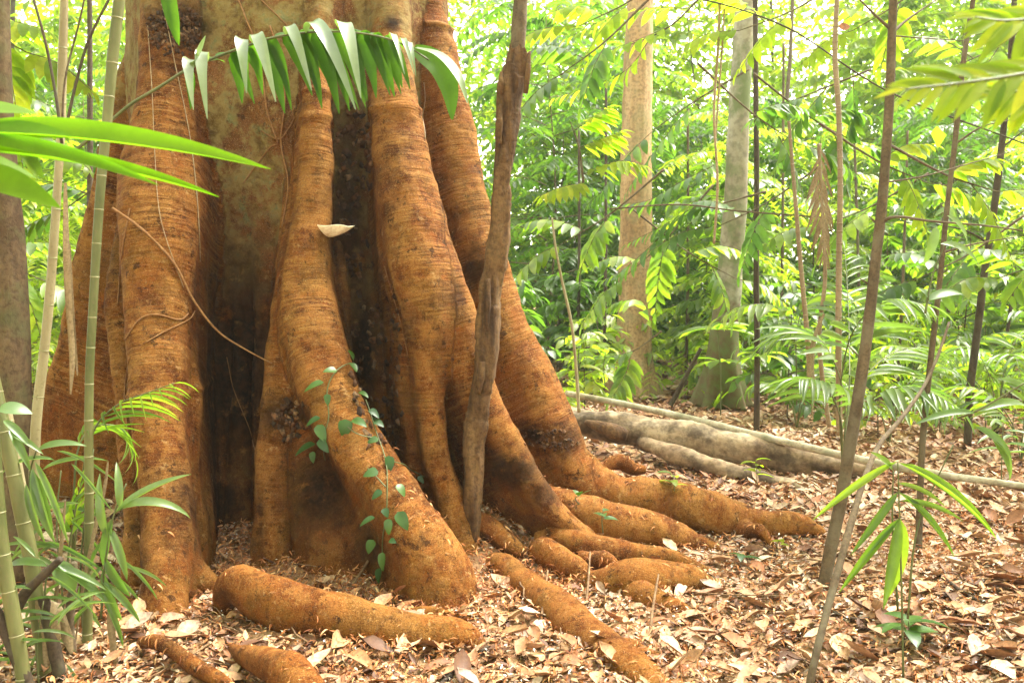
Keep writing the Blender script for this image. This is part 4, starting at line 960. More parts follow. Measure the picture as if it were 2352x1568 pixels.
# dry sheaths and sticks in the cane clump
def blade(label, pts, Y, wpx, mat, name='dry_sheath', cat='dry leaf', twist=0.4, group=None):
    """a long curled ribbon"""
    Q = spline(np.array([at(x, y, Y if np.isscalar(Y) else Y[i]) for i, (x, y) in enumerate(pts)]), 22); t = thing(name, Q[-1], label, cat, group)
    T = nrm(np.gradient(Q, axis=0)); W = np.sin(np.pi * np.linspace(0.06, 0.98, 22)) ** 0.6 * wpx / FPX * Q[0, 1] * 0.5
    V = []
    for i in range(22):
        a = twist * math.sin(i * 0.4) + 0.3; s = np.cross(T[i], np.array([math.sin(a), -math.cos(a), 0.1])); s = nrm(s); n = nrm(np.cross(s, T[i]))
        for k in (-1, -0.4, 0.4, 1): V.append(Q[i] + s * W[i] * k + n * W[i] * 0.45 * (1 - k * k) )
    F = [[i * 4 + k, i * 4 + k + 4, i * 4 + k + 5, i * 4 + k + 1] for i in range(21) for k in range(3)]
    link('blade', mesh_np('blade', np.array(V) - parent_loc(t), F, MAT[mat]), t); return t
blade('long dry leaf hanging between the canes beside the left buttress', [(150, 420), (152, 560), (158, 700), (166, 820), (162, 905)], 3.72, 16, 'straw')
blade('narrow dry strip hanging left of the tall green cane', [(160, 560), (165, 700), (172, 800), (178, 862)], 3.74, 10, 'straw')
blade('broad torn dry sheath standing in the cane clump', [(88, 1375), (105, 1400), (118, 1460), (108, 1530)], 3.45, 46, 'straw', twist=0.2)
blade('curled dry sheath at the foot of the slanting cane', [(100, 1385), (128, 1400), (150, 1450), (165, 1500)], 3.5, 30, 'straw')
blade('dry sheath strips at the foot of the tall cane', [(250, 1390), (255, 1440), (262, 1500), (268, 1550)], 3.6, 18, 'straw')
blade('long thin dry strip beside the tall green cane', [(248, 1060), (240, 1120), (215, 1230), (190, 1350), (170, 1500)], 3.7, 9, 'straw', twist=0.1)
blade('dry strip leaning at the left foot of the clump', [(150, 1150), (140, 1260), (128, 1380), (120, 1500)], 3.6, 10, 'straw', twist=0.1)
for lb, pts, Y, r, m in (('dark broken stick slanting in the cane clump', [(40, 1395), (60, 1360), (95, 1325), (140, 1282)], 3.4, [12, 13, 10, 8], 'darkstem'),
                 ('dark dead cane leaning at the bottom left', [(140, 1560), (125, 1490), (110, 1430), (100, 1370)], 3.45, [16, 15, 14], 'darkstem'),
                 ('dark dead cane lying at the bottom left corner', [(70, 1590), (45, 1520), (15, 1450), (-15, 1400)], 3.3, [16, 15, 14], 'darkstem'),
                 ('brown dead cane stub in front of the tall cane', [(165, 1500), (160, 1420), (168, 1340), (170, 1290)], 3.65, [11, 10, 8], 'sapling')):
    Q = np.array([at(x, y, Y) for x, y in pts]); o = thing('dead_cane', Q[0], lb, 'stick'); tube('stem', Q, np.interp(np.linspace(0, 1, len(Q)), np.linspace(0, 1, len(r)), r) / FPX * Y, MAT[m], o, 9, 0.15, 30)

# ------------------------------------------------------------------ arching palm frond in front of the trunk
def big_frond():
    Y0, Y1 = 3.95, 4.15
    pts = [(165, 352), (240, 290), (300, 240), (370, 198), (440, 155), (560, 108), (640, 84), (720, 74), (800, 74), (870, 84), (930, 104), (985, 138)]
    P = np.array([at(x, y, Y0 + (Y1 - Y0) * i / len(pts)) for i, (x, y) in enumerate(pts)])
    t = thing('palm_frond', P[0], 'arching palm frond with hanging glossy leaflets across the trunk', 'palm frond')
    A = spline(P, 80); tube('rachis', A, np.linspace(0.0075, 0.0035, 80), MAT['greenstem'], t, 8)
    T = nrm(np.gradient(A, axis=0))
    xs = A[:, 0]
    def pt(px):  # point of the rachis above survey column px
        i = int(np.argmin([abs(CX + FPX * a[0] / a[1] - px) for a in A])); return A[i], T[i]
    # (column, tip dx, tip dy, width px, towards camera?)
    L = [(458, -8, 95, 24, 1), (492, -22, 125, 26, 1), (508, 0, 0, 0, 0), (532, 22, 100, 26, 0), (560, 16, 75, 18, 0), (566, 6, 100, 28, 1), (600, 44, 120, 28, 1), (612, 48, 140, 30, 0), (668, 44, 118, 24, 1),
         (660, 60, 118, 27, 0), (690, 58, 140, 28, 0), (725, 62, 155, 30, 0), (718, 88, 160, 34, 1), (752, 58, 150, 26, 0), (790, 42, 135, 34, 1), (800, 50, 130, 26, 0), (828, 48, 120, 27, 0), (858, 40, 112, 26, 0), (884, 44, 100, 24, 0), (905, 26, 70, 14, 1), (925, 20, 60, 12, 1), (945, 18, 56, 12, 1)]
    L += [(px + 15, dx + 6, dy * 0.95, 20, 0) for px, dx, dy, w, f_ in list(L) if w and 520 < px < 900] + [(478, 0, -62, 30, 1), (446, -8, 80, 18, 0)]
    for px, dx, dy, w, front in L:
        if not w: continue
        p, tg = pt(px); Yp = p[1]; py0 = CY - 0.0
        v = (p[2] - CAM_H) / Yp; pyb = CY - FPX * math.tan(math.atan(v) + PITCH)
        dy = dy * (1.1 if front else 1.22); tip = at(px + dx, pyb + dy, Yp + (-0.10 if front else 0.05))
        ctl = p + np.array([dx * 0.30 / FPX * Yp, -0.11 if front else 0.06, (0.10 if front else -0.005) * (dy / 120.0)])
        tt = np.linspace(0, 1, 12)[:, None]; Q = (1 - tt) ** 2 * p + 2 * tt * (1 - tt) * ctl + tt ** 2 * tip; T2 = nrm(np.gradient(Q, axis=0))
        hint = np.array([0.15, -0.62, 0.78]) if front else np.array([0.25, -0.95, 0.05])
        hint = hint + np.array([random.uniform(-.25, .25), 0, random.uniform(-.2, .2)]); Q = Q + np.outer(tt[:, 0] ** 2, np.array([random.uniform(-.02, .02), random.uniform(-.03, .03), random.uniform(-.012, .012)])); T2 = nrm(np.gradient(Q, axis=0))
        W = prof('strap', tt[:, 0] * 0.97 + 0.02) * w / FPX * Yp * (0.52 if front else 0.58)
        Vv = []
        for q in range(12):
            sd_ = nrm(np.cross(T2[q], hint)); nn = nrm(np.cross(sd_, T2[q]))
            Vv += [Q[q] - sd_ * W[q] + nn * W[q] * 0.18, Q[q] - sd_ * W[q] * 0.5 + nn * W[q] * 0.05, Q[q], Q[q] + sd_ * W[q] * 0.5 + nn * W[q] * 0.05, Q[q] + sd_ * W[q] + nn * W[q] * 0.18]
        Ff = [[q * 5 + k, q * 5 + k + 1, q * 5 + k + 6, q * 5 + k + 5] for q in range(11) for k in range(4)]
        link('leaflet', mesh_np('leaflet', np.array(Vv) - parent_loc(t), Ff, MAT['frondsheen' if front else 'frond']), t)
    # upward far-side leaflets seen edge on, along the top of the arch
    for px, ln, w in ((470, 0.12, 34), (505, 0.10, 22), (640, 0.14, 20), (690, 0.16, 22), (745, 0.13, 16), (800, 0.16, 20), (850, 0.12, 16), (890, 0.12, 14)):
        p, tg = pt(px); leaf_obj('leaflet', 'frond', p, tg * 0.8 + np.array([-.1, 0.55, 0.4]), np.array([0, -0.6, 0.8]), ln * 1.2, w / FPX * 4, t, 'lance', 1.0, 0.2, 6, 1)
    # the forked tip
    tp, tt = A[-1], T[-1]
    for pts_, w, mt, hint in (([(950, 112, 4.16), (1005, 150, 4.18), (1030, 205, 4.2), (1038, 275, 4.2)], 62, 'frond', (0.5, -0.85, 0.1)), ([(955, 110, 4.14), (1010, 128, 4.05), (1052, 175, 4.0), (1074, 238, 4.0)], 30, 'frondsheen', (0.3, -0.6, 0.75))):
        Q = spline([at(*q) for q in pts_], 14); T2 = nrm(np.gradient(Q, axis=0)); W = prof('lance', np.linspace(0.04, 0.98, 14)) * w / FPX * 4.1 * 0.5; Vv = []
        for q in range(14):
            sd_ = nrm(np.cross(T2[q], np.array(hint))); nn = nrm(np.cross(sd_, T2[q]))
            Vv += [Q[q] + sd_ * W[q] * k + nn * W[q] * 0.2 * abs(k) for k in (-1, -0.5, 0, 0.5, 1)]
        link('tip_leaflet', mesh_np('tip_leaflet', np.array(Vv) - parent_loc(t), [[q * 5 + k, q * 5 + k + 1, q * 5 + k + 6, q * 5 + k + 5] for q in range(13) for k in range(4)], MAT[mt]), t)
    leaf_obj('leaflet', 'frond', at(392, -20, 4.0), np.array([0.15, -0.2, -1]), np.array([0.1, -1, 0.1]), 0.23, 0.045, t, 'strap', 0.5, 0.2, 8, 0)
    leaf_obj('leaflet', 'frond', at(372, -30, 4.0), np.array([0.25, -0.1, -1]), np.array([0.1, -1, 0.1]), 0.24, 0.035, t, 'strap', 0.3, 0.2, 8, 1)
big_frond()

# ------------------------------------------------------------------ out-of-focus palm leaf at the left edge
def left_palm():
    Y = 1.9; b = at(-160, 330, Y)
    t = thing('lime_palm_leaf', b, 'blurred lime-green palm leaf reaching in from the left edge', 'palm frond')
    tube('rachis', [at(-200, 300, Y), at(-80, 315, Y), at(10, 325, Y)], np.array([9, 7, 4]) / FPX * Y, MAT['greenstem'], t, 8, 0, 16)
    def lf(x0, y0, x1, y1, w, dY, bend, kind='lance'):
        a = at(x0, y0, Y); c = at(x1, y1, Y + dY); L = np.linalg.norm(c - a) * (1 + 0.05 * bend)
        d = nrm(c - a) + np.array([0, 0, bend * 0.5])
        leaf_obj('leaflet', 'lime', a, d, np.array([0.02, -0.72, 0.68]), L, w / FPX * Y * 1.3, t, kind, bend, 0.3, 10, 0)
    lf(-120, 305, 602, 412, 52, 0.05, 0.30); lf(-100, 322, 326, 440, 36, -0.1, 0.28); lf(-60, 345, 494, 470, 28, 0.12, 0.30)
    lf(-90, 390, 110, 486, 60, -0.1, 0.3); lf(-120, 350, 85, 415, 44, 0.1, 0.3); lf(-100, 255, 92, 262, 70, 0.15, 0.25, 'ovate'); lf(-90, 300, 165, 318, 50, 0.0, 0.1, 'ovate')
left_palm()
def right_palm():
    Y = 1.45
    t = thing('blurred_pinnate_leaf', at(2500, 60, Y), 'blurred yellow-green feathery leaf at the top right corner', 'palm frond')
    for i, P in enumerate(([(2520, 130), (2350, 170), (2200, 192), (2080, 205)], [(2520, 20), (2400, 40), (2310, 48), (2240, 40)], [(2500, 210), (2400, 200), (2330, 212), (2270, 222)])):
        feather(t, [at(x, y, Y + 0.12 * i) for x, y in P], 11, 0.085, 0.018, 'o2', bend=0.3, angle=50, droop=0.1, up=np.array([0, -0.75, 0.6]), rr=(0.004, 0.0015))
right_palm()

# ------------------------------------------------------------------ vine with heart-shaped leaves on the central buttress
def vine():
    p0, _ = on_tree(880, 1330, 0.02)
    t = thing('heart_leaf_vine', p0, 'small climbing vine with heart-shaped dark green leaves on the central buttress', 'vine')
    for pts in ([(878, 1330), (888, 1280), (880, 1230), (895, 1180), (885, 1120), (890, 1060), (862, 1010), (850, 960), (835, 920)], [(890, 1060), (930, 1072), (980, 1092)],
                [(752, 1055), (745, 1000), (760, 960), (748, 900), (770, 850), (800, 835)], [(862, 1010), (820, 1000), (790, 975)], [(885, 1120), (845, 1075)]):
        A = np.array([on_tree(x, y, 0.014)[0] for x, y in spline([(a, b, 0.0) for a, b in pts], 20)[:, :2]])
        for _ in range(4): A[1:-1] = 0.25 * A[:-2] + 0.5 * A[1:-1] + 0.25 * A[2:]
        tube('vine_stem', A, 0.0032, MAT['greenstem'], t, 6)
    for x, y, dx, dy, s in ((768, 855, -22, -12, 40), (745, 882, -45, 3, 48), (752, 905, 5, 28, 34), (742, 958, -36, 6, 38), (738, 975, 24, 30, 44), (790, 968, 2, 42, 56), (806, 972, 30, -4, 46), (735, 1010, -42, 4, 50), (745, 1005, 22, 20, 38),
                            (722, 1035, 0, 30, 36), (838, 945, 30, 6, 42), (858, 960, 28, -4, 30), (850, 975, 40, 2, 34), (862, 1015, -30, -2, 34), (885, 1052, 6, 26, 50), (868, 1088, -36, -4, 44), (905, 1118, 34, 24, 44), (878, 1128, -26, 10, 36), (885, 1165, 16, 14, 32),
                            (872, 1182, -34, 2, 36), (898, 1190, 2, 34, 44), (915, 1178, 24, 26, 46), (870, 1235, -20, 30, 42), (892, 1262, -4, 34, 44), (885, 1300, -8, 30, 40), (800, 832, 0, -28, 32), (795, 838, 26, 12, 34), (972, 1088, 18, 10, 28), (905, 1235, 26, -6, 26), (815, 905, 30, -2, 26)):
        p, n = on_tree(x, y, 0.03); Y = p[1]
        d = np.array([dx, -18.0, -dy - 8.0]); nn = np.array([n[0] * 0.5, -0.6, 0.75]) + np.array([random.uniform(-.3, .3), random.uniform(-.2, .2), random.uniform(-.2, .2)])
        leaf_obj('leaf', 'vine', p, d, nn, s / FPX * Y * random.uniform(0.75, 1.15), s / FPX * Y * random.uniform(0.45, 0.68), t, 'heart', 0.55, 0.5, 9, random.randint(0, 2))
vine()

# ------------------------------------------------------------------ small plants: stem + rosette of leaves
def seedling(label, px, py, h, leaves, L, W, mat, Y=None, kind='ovate', lean=(0, 0), name='seedling', group=None, stemr=0.003, pos=None, bend=0.7, cat='seedling', whorl=False, seed=0, rise=0.25):
    rs = random.Random(seed * 77 + 5)
    b = np.asarray(pos) if pos is not None else (gp(px, py) if Y is None else at(px, py, Y))
    t = thing(name, b, label, cat, group)
    top = b + np.array([lean[0], lean[1], h]); mid = (b + top) / 2 + np.array([rs.uniform(-.03, .03), 0, 0])
    tube('stem', [b - np.array([0, 0, .02]), mid, top], np.array([1.2, 1, 0.7]) * stemr, MAT['greenstem'], t, 6, 0, 12)
    for k in range(leaves):
        a = k * 2.399 + rs.uniform(-.3, .3); f = 1.0 if whorl else 0.45 + 0.55 * (k + 1) / leaves
        p = b * (1 - f) + top * f
        d = np.array([math.cos(a), math.sin(a), rise + rs.uniform(-.15, .25)])
        s = rs.uniform(0.75, 1.15)
        leaf_obj('leaf', mat, p, d, UP + 0.2 * np.array([rs.uniform(-1, 1), rs.uniform(-1, 1), 0]), L * s, W * s, t, kind, bend, 0.3, 5, rs.randint(0, 2))
    return t
seedling('two round-leaved sprouts on the dark patched root', 1330, 1150, 0.03, 3, 0.075, 0.055, 'vine', 5.1, 'ovate', seed=1, rise=1.2)
seedling('tiny vine sprout on the low orange root', 1385, 1215, 0.10, 4, 0.085, 0.045, 'vine', 5.0, 'lance', seed=2)
seedling('small seedling on the humped right root', 1545, 1150, 0.16, 5, 0.12, 0.05, 'o1', 5.4, 'lance', seed=3)
seedling('low glossy seedling beneath the dark leaf cluster', 2085, 1490, 0.12, 7, 0.15, 0.065, 'vine', None, 'ovate', seed=4)
seedling('broad leaf sprout near the foot of the brown sapling', 1700, 1300, 0.07, 3, 0.11, 0.05, 'vine', None, 'lance', seed=5)
seedling('pair of leaves sprouting from litter right of the roots', 1790, 1270, 0.08, 3, 0.06, 0.035, 'o2', None, 'ovate', seed=6)
seedling('slender sprout in front of the fallen log', 1735, 1130, 0.24, 6, 0.14, 0.05, 'o2', None, 'lance', seed=7)
seedling('tuft of thin grass-like leaves by the low orange root', 1490, 1250, 0.03, 7, 0.13, 0.010, 'o1', None, 'strap', seed=8, rise=0.9)
seedling('whorl of drooping leaves on the straight dark sapling', 1745, 830, 0.05, 8, 0.30, 0.09, 'o1', 9.2, 'obovate', seed=9, whorl=True, bend=1.0)
seedling('seedling with a whorl of broad pale leaves in front of the mossy base', 1655, 950, 0.62, 8, 0.36, 0.12, 'o1', None, 'obovate', seed=10, whorl=True, stemr=0.006)
seedling('taller seedling with long pale leaves above the mossy base', 1655, 960, 1.02, 10, 0.48, 0.13, 'o1', None, 'lance', lean=(-0.05, 0), seed=11, whorl=True, stemr=0.007)
seedling('green strap-leaved sprout at the mossy trunk foot', 1640, 945, 0.05, 4, 0.34, 0.04, 'o2', None, 'strap', seed=12, rise=1.6, bend=0.4)
seedling('seedling with light leaves right of the leaning stump', 1330, 900, 0.45, 9, 0.22, 0.08, 'o1', 8.4, 'lance', seed=13, stemr=0.005)
seedling('white-flecked seedling behind the pale pole', 1390, 885, 0.35, 8, 0.2, 0.07, 'o1', 9.5, 'ovate', seed=14, stemr=0.005)
seedling('low seedling at the right edge with long leaves', 2300, 1120, 0.5, 8, 0.3, 0.05, 'bamboo', None, 'lance', seed=15, stemr=0.005)
seedling('bluish leafy seedling far right beyond the log', 2330, 1010, 0.3, 7, 0.2, 0.07, 'o1', None, 'ovate', seed=16, stemr=0.005)

# ------------------------------------------------------------------ young palms and bamboo shoots
def young_palm(label, base, fronds, mat='bamboo', name='young_palm', group=None, L=0.22, W=0.026, count=11, bend=0.8, kind='lance', droop=0.15, angle=62):
    t = thing(name, base, label, 'palm', group)
    for fr in fronds:
        P = np.vstack([np.asarray(base)[None], np.array([at(x, y, Y) for x, y, Y in fr])])
        feather(t, P, count, L, W, mat, kind, bend, angle, droop, t0=0.42, rr=(0.006, 0.002))
    return t
young_palm('fan of narrow arching leaflets behind the leaning sapling', at(1935, 1080, 5.6), [
    [(1930, 900, 5.5), (1960, 760, 5.3), (2040, 690, 5.1), (2130, 700, 5.0)], [(1940, 920, 5.6), (1900, 800, 5.6), (1840, 760, 5.7), (1770, 780, 5.8)],
    [(1950, 940, 5.7), (2000, 850, 5.9), (2080, 800, 6.1), (2180, 810, 6.3)], [(1930, 960, 5.5), (1890, 880, 5.3), (1830, 870, 5.2)],
    [(1950, 900, 5.9), (1950, 760, 6.3), (1945, 640, 6.6), (1940, 570, 6.8)], [(1960, 960, 5.5), (2030, 900, 5.3), (2110, 890, 5.15), (2190, 930, 5.0)]], count=13, L=0.34, W=0.034)
young_palm('pale pinnate fern palm left of the leaning sapling', at(1830, 930, 8.5), [
    [(1825, 780, 8.4), (1790, 710, 8.3), (1720, 700, 8.2), (1650, 730, 8.1)], [(1830, 770, 8.5), (1850, 700, 8.5), (1900, 670, 8.6), (1960, 690, 8.6)]], 'o1', L=0.34, W=0.07, count=8)
young_palm('feathery young palm against the left buttress', at(165, 1320, 4.05), [
    [(185, 1120, 4.0), (215, 990, 3.95), (270, 930, 3.9), (330, 905, 3.85), (400, 880, 3.8)], [(170, 1130, 4.0), (180, 1030, 4.0), (215, 980, 4.05), (280, 985, 4.1), (310, 1050, 4.1)]], 'o1', L=0.22, W=0.009, count=9, bend=0.9)
young_palm('small dark pinnate seedling between the canes', at(150, 1350, 3.9), [[(160, 1250, 3.9), (172, 1180, 3.9), (185, 1110, 3.9)]], 'o1', L=0.15, W=0.03, count=7, bend=0.4, droop=0.0)
def wild_palm(label, base, nf, ln, seed, mat, L, W, count=10, rise=0.9, group=None):
    rg = random.Random(seed); t = thing('young_palm', base, label, 'palm', group); base = np.asarray(base)
    for k in range(nf):
        a = k * 2.4 + rg.uniform(-.4, .4); h = np.array([math.cos(a), math.sin(a), 0]); l = ln * rg.uniform(0.75, 1.2); r_ = rise * rg.uniform(0.7, 1.2)
        P = [base, base + h * 0.12 * l + UP * r_ * 0.5 * l, base + h * 0.4 * l + UP * r_ * 0.85 * l, base + h * 0.75 * l + UP * r_ * 0.9 * l, base + h * 1.05 * l + UP * r_ * 0.65 * l]
        feather(t, P, count, L, W, mat, 'lance', 0.8, 62, 0.15, t0=0.35, rr=(0.006, 0.002))
for lb, px, py, nf, ln, sd_, mt, L_, W_, rs_ in (
    ('low feathery palm between the leaning and slim saplings', 2040, 1030, 6, 0.62, 1, 'bamboo', 0.24, 0.026, 1.1), ('broad-leafleted young palm beyond the log at right', 2150, 985, 6, 0.9, 2, 'o1', 0.30, 0.045, 1.1),
    ('light young palm at the far right of the log', 2290, 1000, 6, 0.85, 3, 'bamboo', 0.30, 0.035, 1.2), ('young palm left of the ringed stems', 1830, 985, 5, 0.7, 4, 'o1', 0.26, 0.040, 1.2),
    ('pale young palm behind the slim brown sapling', 2080, 935, 6, 1.0, 5, 'o2', 0.32, 0.042, 1.3), ('young palm far right behind the dark straight sapling', 2260, 930, 6, 1.1, 6, 'bamboo', 0.34, 0.045, 1.3),
    ('feathery young palm behind the ringed stems', 1900, 945, 6, 1.0, 7, 'bamboo', 0.34, 0.040, 1.4), ('lush young palm at the right edge beyond the pole', 2345, 1060, 5, 0.7, 8, 'o1', 0.26, 0.035, 1.2)):
    wild_palm(lb, gp(px, py), nf, ln, sd_, mt, L_, W_, 9, rs_)
def bamboo_shoot(label, base, nodes, mat='bamboo', L=0.22, W=0.036, name='bamboo_shoot'):
    """nodes: polyline of survey points (x,y,Y); leaves: list of (x,y,Y,dx,dy,len px,w px)"""
    t = thing(name, base, label, 'bamboo')
    for stem, leaves in nodes:
        tube('stem', [at(*p) for p in stem], np.linspace(3, 1.6, len(stem)) / FPX * stem[0][2], MAT['greenstem'], t, 6, 0, 20)
        for x, y, Y, dx, dy, ln, w, bend in leaves:
            d = np.array([dx, random.uniform(-.45, 0.1), -dy]); leaf_obj('leaf', mat, at(x, y, Y), d, np.array([random.uniform(-.3, .3), -0.6, 0.75]), ln / FPX * Y * 1.25, w / FPX * Y * 0.78, t, 'lance', bend + 0.25, 0.4, 10, random.randint(0, 2))
    return t
bamboo_shoot('light green bamboo shoot with broad leaves beside the tall cane', at(232, 1420, 3.6), [
    ([(232, 1420, 3.6), (240, 1300, 3.6), (262, 1180, 3.6), (290, 1110, 3.6)], [(262, 1180, 3.6, 0.75, -0.6, 155, 24, 0.3), (268, 1175, 3.6, 0.9, -0.55, 150, 34, 1.5), (258, 1190, 3.6, -0.25, 0.9, 110, 30, 0.4), (275, 1165, 3.6, 0.1, -0.9, 90, 24, 0.9),
        (250, 1210, 3.6, 0.45, 0.85, 110, 26, 0.4), (245, 1230, 3.6, -0.1, -0.95, 120, 28, 0.5), (240, 1280, 3.6, 0.4, 0.9, 100, 28, 0.4), (236, 1300, 3.6, -0.5, 0.6, 90, 30, 0.5), (230, 1330, 3.6, 0.7, 0.6, 120, 22, 0.6), (228, 1350, 3.6, 0.5, 0.85, 130, 18, 0.5), (235, 1310, 3.6, 0.2, 0.95, 120, 30, 0.4)]),
    ([(100, 1400, 3.5), (108, 1320, 3.5), (125, 1290, 3.5)], [(110, 1300, 3.45, -0.85, -0.25, 110, 30, 0.9), (125, 1290, 3.45, 0.4, 0.5, 70, 62, 0.4), (120, 1300, 3.45, 0.9, 0.2, 110, 24, 0.5), (130, 1295, 3.45, 0.8, 0.45, 120, 30, 0.5)])])
_lv = []
_rg = random.Random(9)
for _k in range(26):
    _x, _y = _rg.uniform(95, 290), _rg.uniform(1010, 1400); _s = _rg.choice((-1, 1)); _lv.append((_x, _y, _rg.uniform(3.55, 4.0), _s * _rg.uniform(0.5, 1), _rg.uniform(-0.5, 0.9), _rg.uniform(80, 150), _rg.uniform(9, 17), _rg.uniform(0.5, 1.2)))
bamboo_shoot('tangle of thin grassy leaves at the foot of the canes', at(190, 1440, 3.75), [([(190, 1440, 3.75), (185, 1300, 3.75), (200, 1150, 3.75), (215, 1030, 3.75)], _lv[:13]), ([(150, 1450, 3.7), (140, 1330, 3.7), (130, 1200, 3.7), (140, 1080, 3.7)], _lv[13:])])
_lv = []
for _k in range(30):
    _x, _y = _rg.uniform(10, 150), _rg.uniform(1250, 1540); _s = _rg.choice((-1, 1)); _lv.append((_x, _y, _rg.uniform(3.3, 3.6), _s * _rg.uniform(0.3, 1), _rg.uniform(-0.9, 0.6), _rg.uniform(70, 140), _rg.uniform(7, 14), _rg.uniform(0.6, 1.4)))
bamboo_shoot('dense tuft of narrow leaves in the bottom left corner', at(90, 1590, 3.4), [([(90, 1590, 3.4), (85, 1480, 3.4), (100, 1380, 3.4)], _lv[:15]), ([(40, 1590, 3.4), (35, 1480, 3.4), (30, 1350, 3.4)], _lv[15:])])
bamboo_shoot('drooping bamboo leaves on the left canes', at(75, 1330, 3.6), [
    ([(66, 1150, 3.55), (70, 1080, 3.55), (85, 1030, 3.5)], [(72, 1080, 3.5, 0.45, 0.85, 130, 34, 0.5), (75, 1075, 3.5, 0.35, 0.95, 150, 30, 0.5), (85, 1035, 3.5, 0.75, -0.35, 90, 28, 0.7), (80, 1060, 3.5, 0.6, 0.8, 170, 20, 0.5), (60, 1110, 3.5, 0.3, 0.9, 120, 22, 0.4)]),
    ([(5, 960, 3.5), (20, 980, 3.5), (35, 1000, 3.45)], [(8, 965, 3.45, 0.85, 0.35, 80, 24, 0.8), (20, 985, 3.45, 0.6, 0.75, 90, 24, 0.5), (30, 1000, 3.45, 0.9, 0.2, 70, 20, 0.6), (-5, 940, 3.3, 0.75, -0.1, 60, 50, 0.6)])])
bamboo_shoot('dark green hanging leaf cluster on the bent whip', at(2075, 1600, 3.4), [
    ([(2075, 1560, 3.4), (2072, 1400, 3.4), (2068, 1250, 3.4), (2064, 1120, 3.4), (2062, 1060, 3.4)], [(2064, 1062, 3.4, 0.93, 0.5, 250, 30, 0.15), (2060, 1060, 3.4, -0.9, 0.5, 190, 24, 0.2), (2062, 1130, 3.4, -0.75, 0.75, 150, 24, 0.1), (2064, 1130, 3.4, 0.8, 0.72, 160, 24, 0.1),
        (2066, 1190, 3.4, -0.72, 0.78, 180, 26, 0.05), (2068, 1192, 3.4, 0.02, 1, 160, 50, 0.05), (2066, 1190, 3.4, -0.32, 1, 170, 34, 0.05), (2070, 1150, 3.4, 0.95, 0.1, 120, 22, 0.3), (2060, 1110, 3.4, 0.95, 0.2, 100, 20, 0.4), (2050, 1080, 3.4, -0.5, -0.6, 60, 26, 0.3), (2062, 1200, 3.4, -0.75, 0.7, 110, 16, 0.1)]),
    ([(2062, 1400, 3.45), (2050, 1200, 3.45), (2052, 1080, 3.45)], []), ([(2085, 1420, 3.42), (2100, 1250, 3.42), (2130, 1150, 3.42), (2190, 1020, 3.4)], [])], 'o1')
bamboo_shoot('loose spray of grey-green leaves near the top of the bent whip', at(2125, 720, 4.2), [
    ([(2125, 720, 4.2), (2140, 640, 4.2), (2170, 560, 4.2)], [(2130, 690, 4.2, 0.9, -0.45, 80, 36, 0.6), (2135, 690, 4.2, -0.3, -0.5, 34, 30, 0.4), (2175, 495, 4.2, 0.7, 0.5, 70, 30, 0.5), (2150, 520, 4.2, -0.3, 0.9, 75, 30, 0.6), (2160, 560, 4.2, 0.9, 0.1, 80, 30, 0.8)]),
    ([(2200, 960, 4.4), (2250, 940, 4.3), (2352, 880, 4.2)], [(2240, 950, 4.3, -0.95, -0.1, 130, 26, 0.3), (2250, 945, 4.3, 0.8, -0.3, 130, 30, 0.7), (2240, 980, 4.3, 0.9, 0.5, 120, 34, 0.6), (2280, 1010, 4.3, 0.6, 0.8, 100, 26, 0.5), (2290, 870, 4.3, 0.9, 0.2, 110, 26, 0.5)])])

# ringed pale stems and a dead hanging frond
cane('ringed thin pale stem curving up right of the pale trunk', [(1862, 900), (1855, 780), (1840, 620), (1826, 450), (1812, 280)], 6.2, [7, 6.5, 5.5, 4], 'ringstem', 0.055, 'stem', 'ringed_stem', nodescale=1.25, node='straw')
cane('tall straight ringed stem left of the leaning sapling', [(1928, 1000), (1926, 800), (1927, 600), (1930, 420), (1926, 250), (1918, 120), (1925, -60)], 6.4, [8, 8, 7, 7, 6], 'ringstem', 0.06, 'stem', 'ringed_stem', nodescale=1.25, node='straw')
cane('bent brown ringed stem behind the dead frond', [(1905, 980), (1888, 860), (1882, 760), (1895, 640), (1890, 500), (1880, 330)], 6.6, [6, 6, 5, 4], 'ringstem', 0.07, 'stem', 'ringed_stem', nodescale=1.25, node='straw')
df = thing('dead_hanging_frond', at(1885, 340, 6.0), 'dead brown feather frond hanging between the ringed stems', 'dead frond')
feather(df, [at(1885, 330, 6.0), at(1884, 420, 5.98), at(1888, 510, 5.96), at(1896, 610, 5.95)], 13, 0.20, 0.020, 'straw', 'lance', 0.4, 35, 0.5, t0=0.05, up=np.array([0, -1, 0.1]), rmat='straw', rr=(0.006, 0.003))
blade('pale dry frond tip standing left of the leaning sapling', [(1893, 720), (1872, 770), (1862, 840), (1868, 900), (1864, 960)], 5.6, 16, 'straw')
lf = thing('hanging_brown_leaf', at(1938, 62, 5.8), 'single brown leaf hanging at the top by the ringed stem', 'leaf')
leaf_obj('blade', 'dryo', at(1926, 62, 5.8), np.array([1, 0, 0.05]), np.array([0, -1, 0.2]), 0.075, 0.05, lf, 'ovate', 0.2, 0.2, 6)
# small teal object far back
m, nt = new_mat('teal_plastic'); s = NT(nt); s.out(s.principled((0.05, 0.20, 0.16), 0.5))
tb = thing('teal_container', gp(2192, 868), 'small teal green container far back among the saplings', 'container')
tb_p = gp(2192, 868)
V, F, U = tube_np(np.array([[-0.02, 0, .03], [-0.02, 0, .06], [0, 0, .22], [0, 0, .25]]), np.array([.14, .16, .17, .18]), 4); link('body', mesh_np('body', V, F, m, smooth=False), tb)
V, F, U = tube_np(np.array([[0, 0, .25], [0, 0, .262]]), np.array([.195, .195]), 4); link('rim', mesh_np('rim', V, F, m, smooth=False), tb)
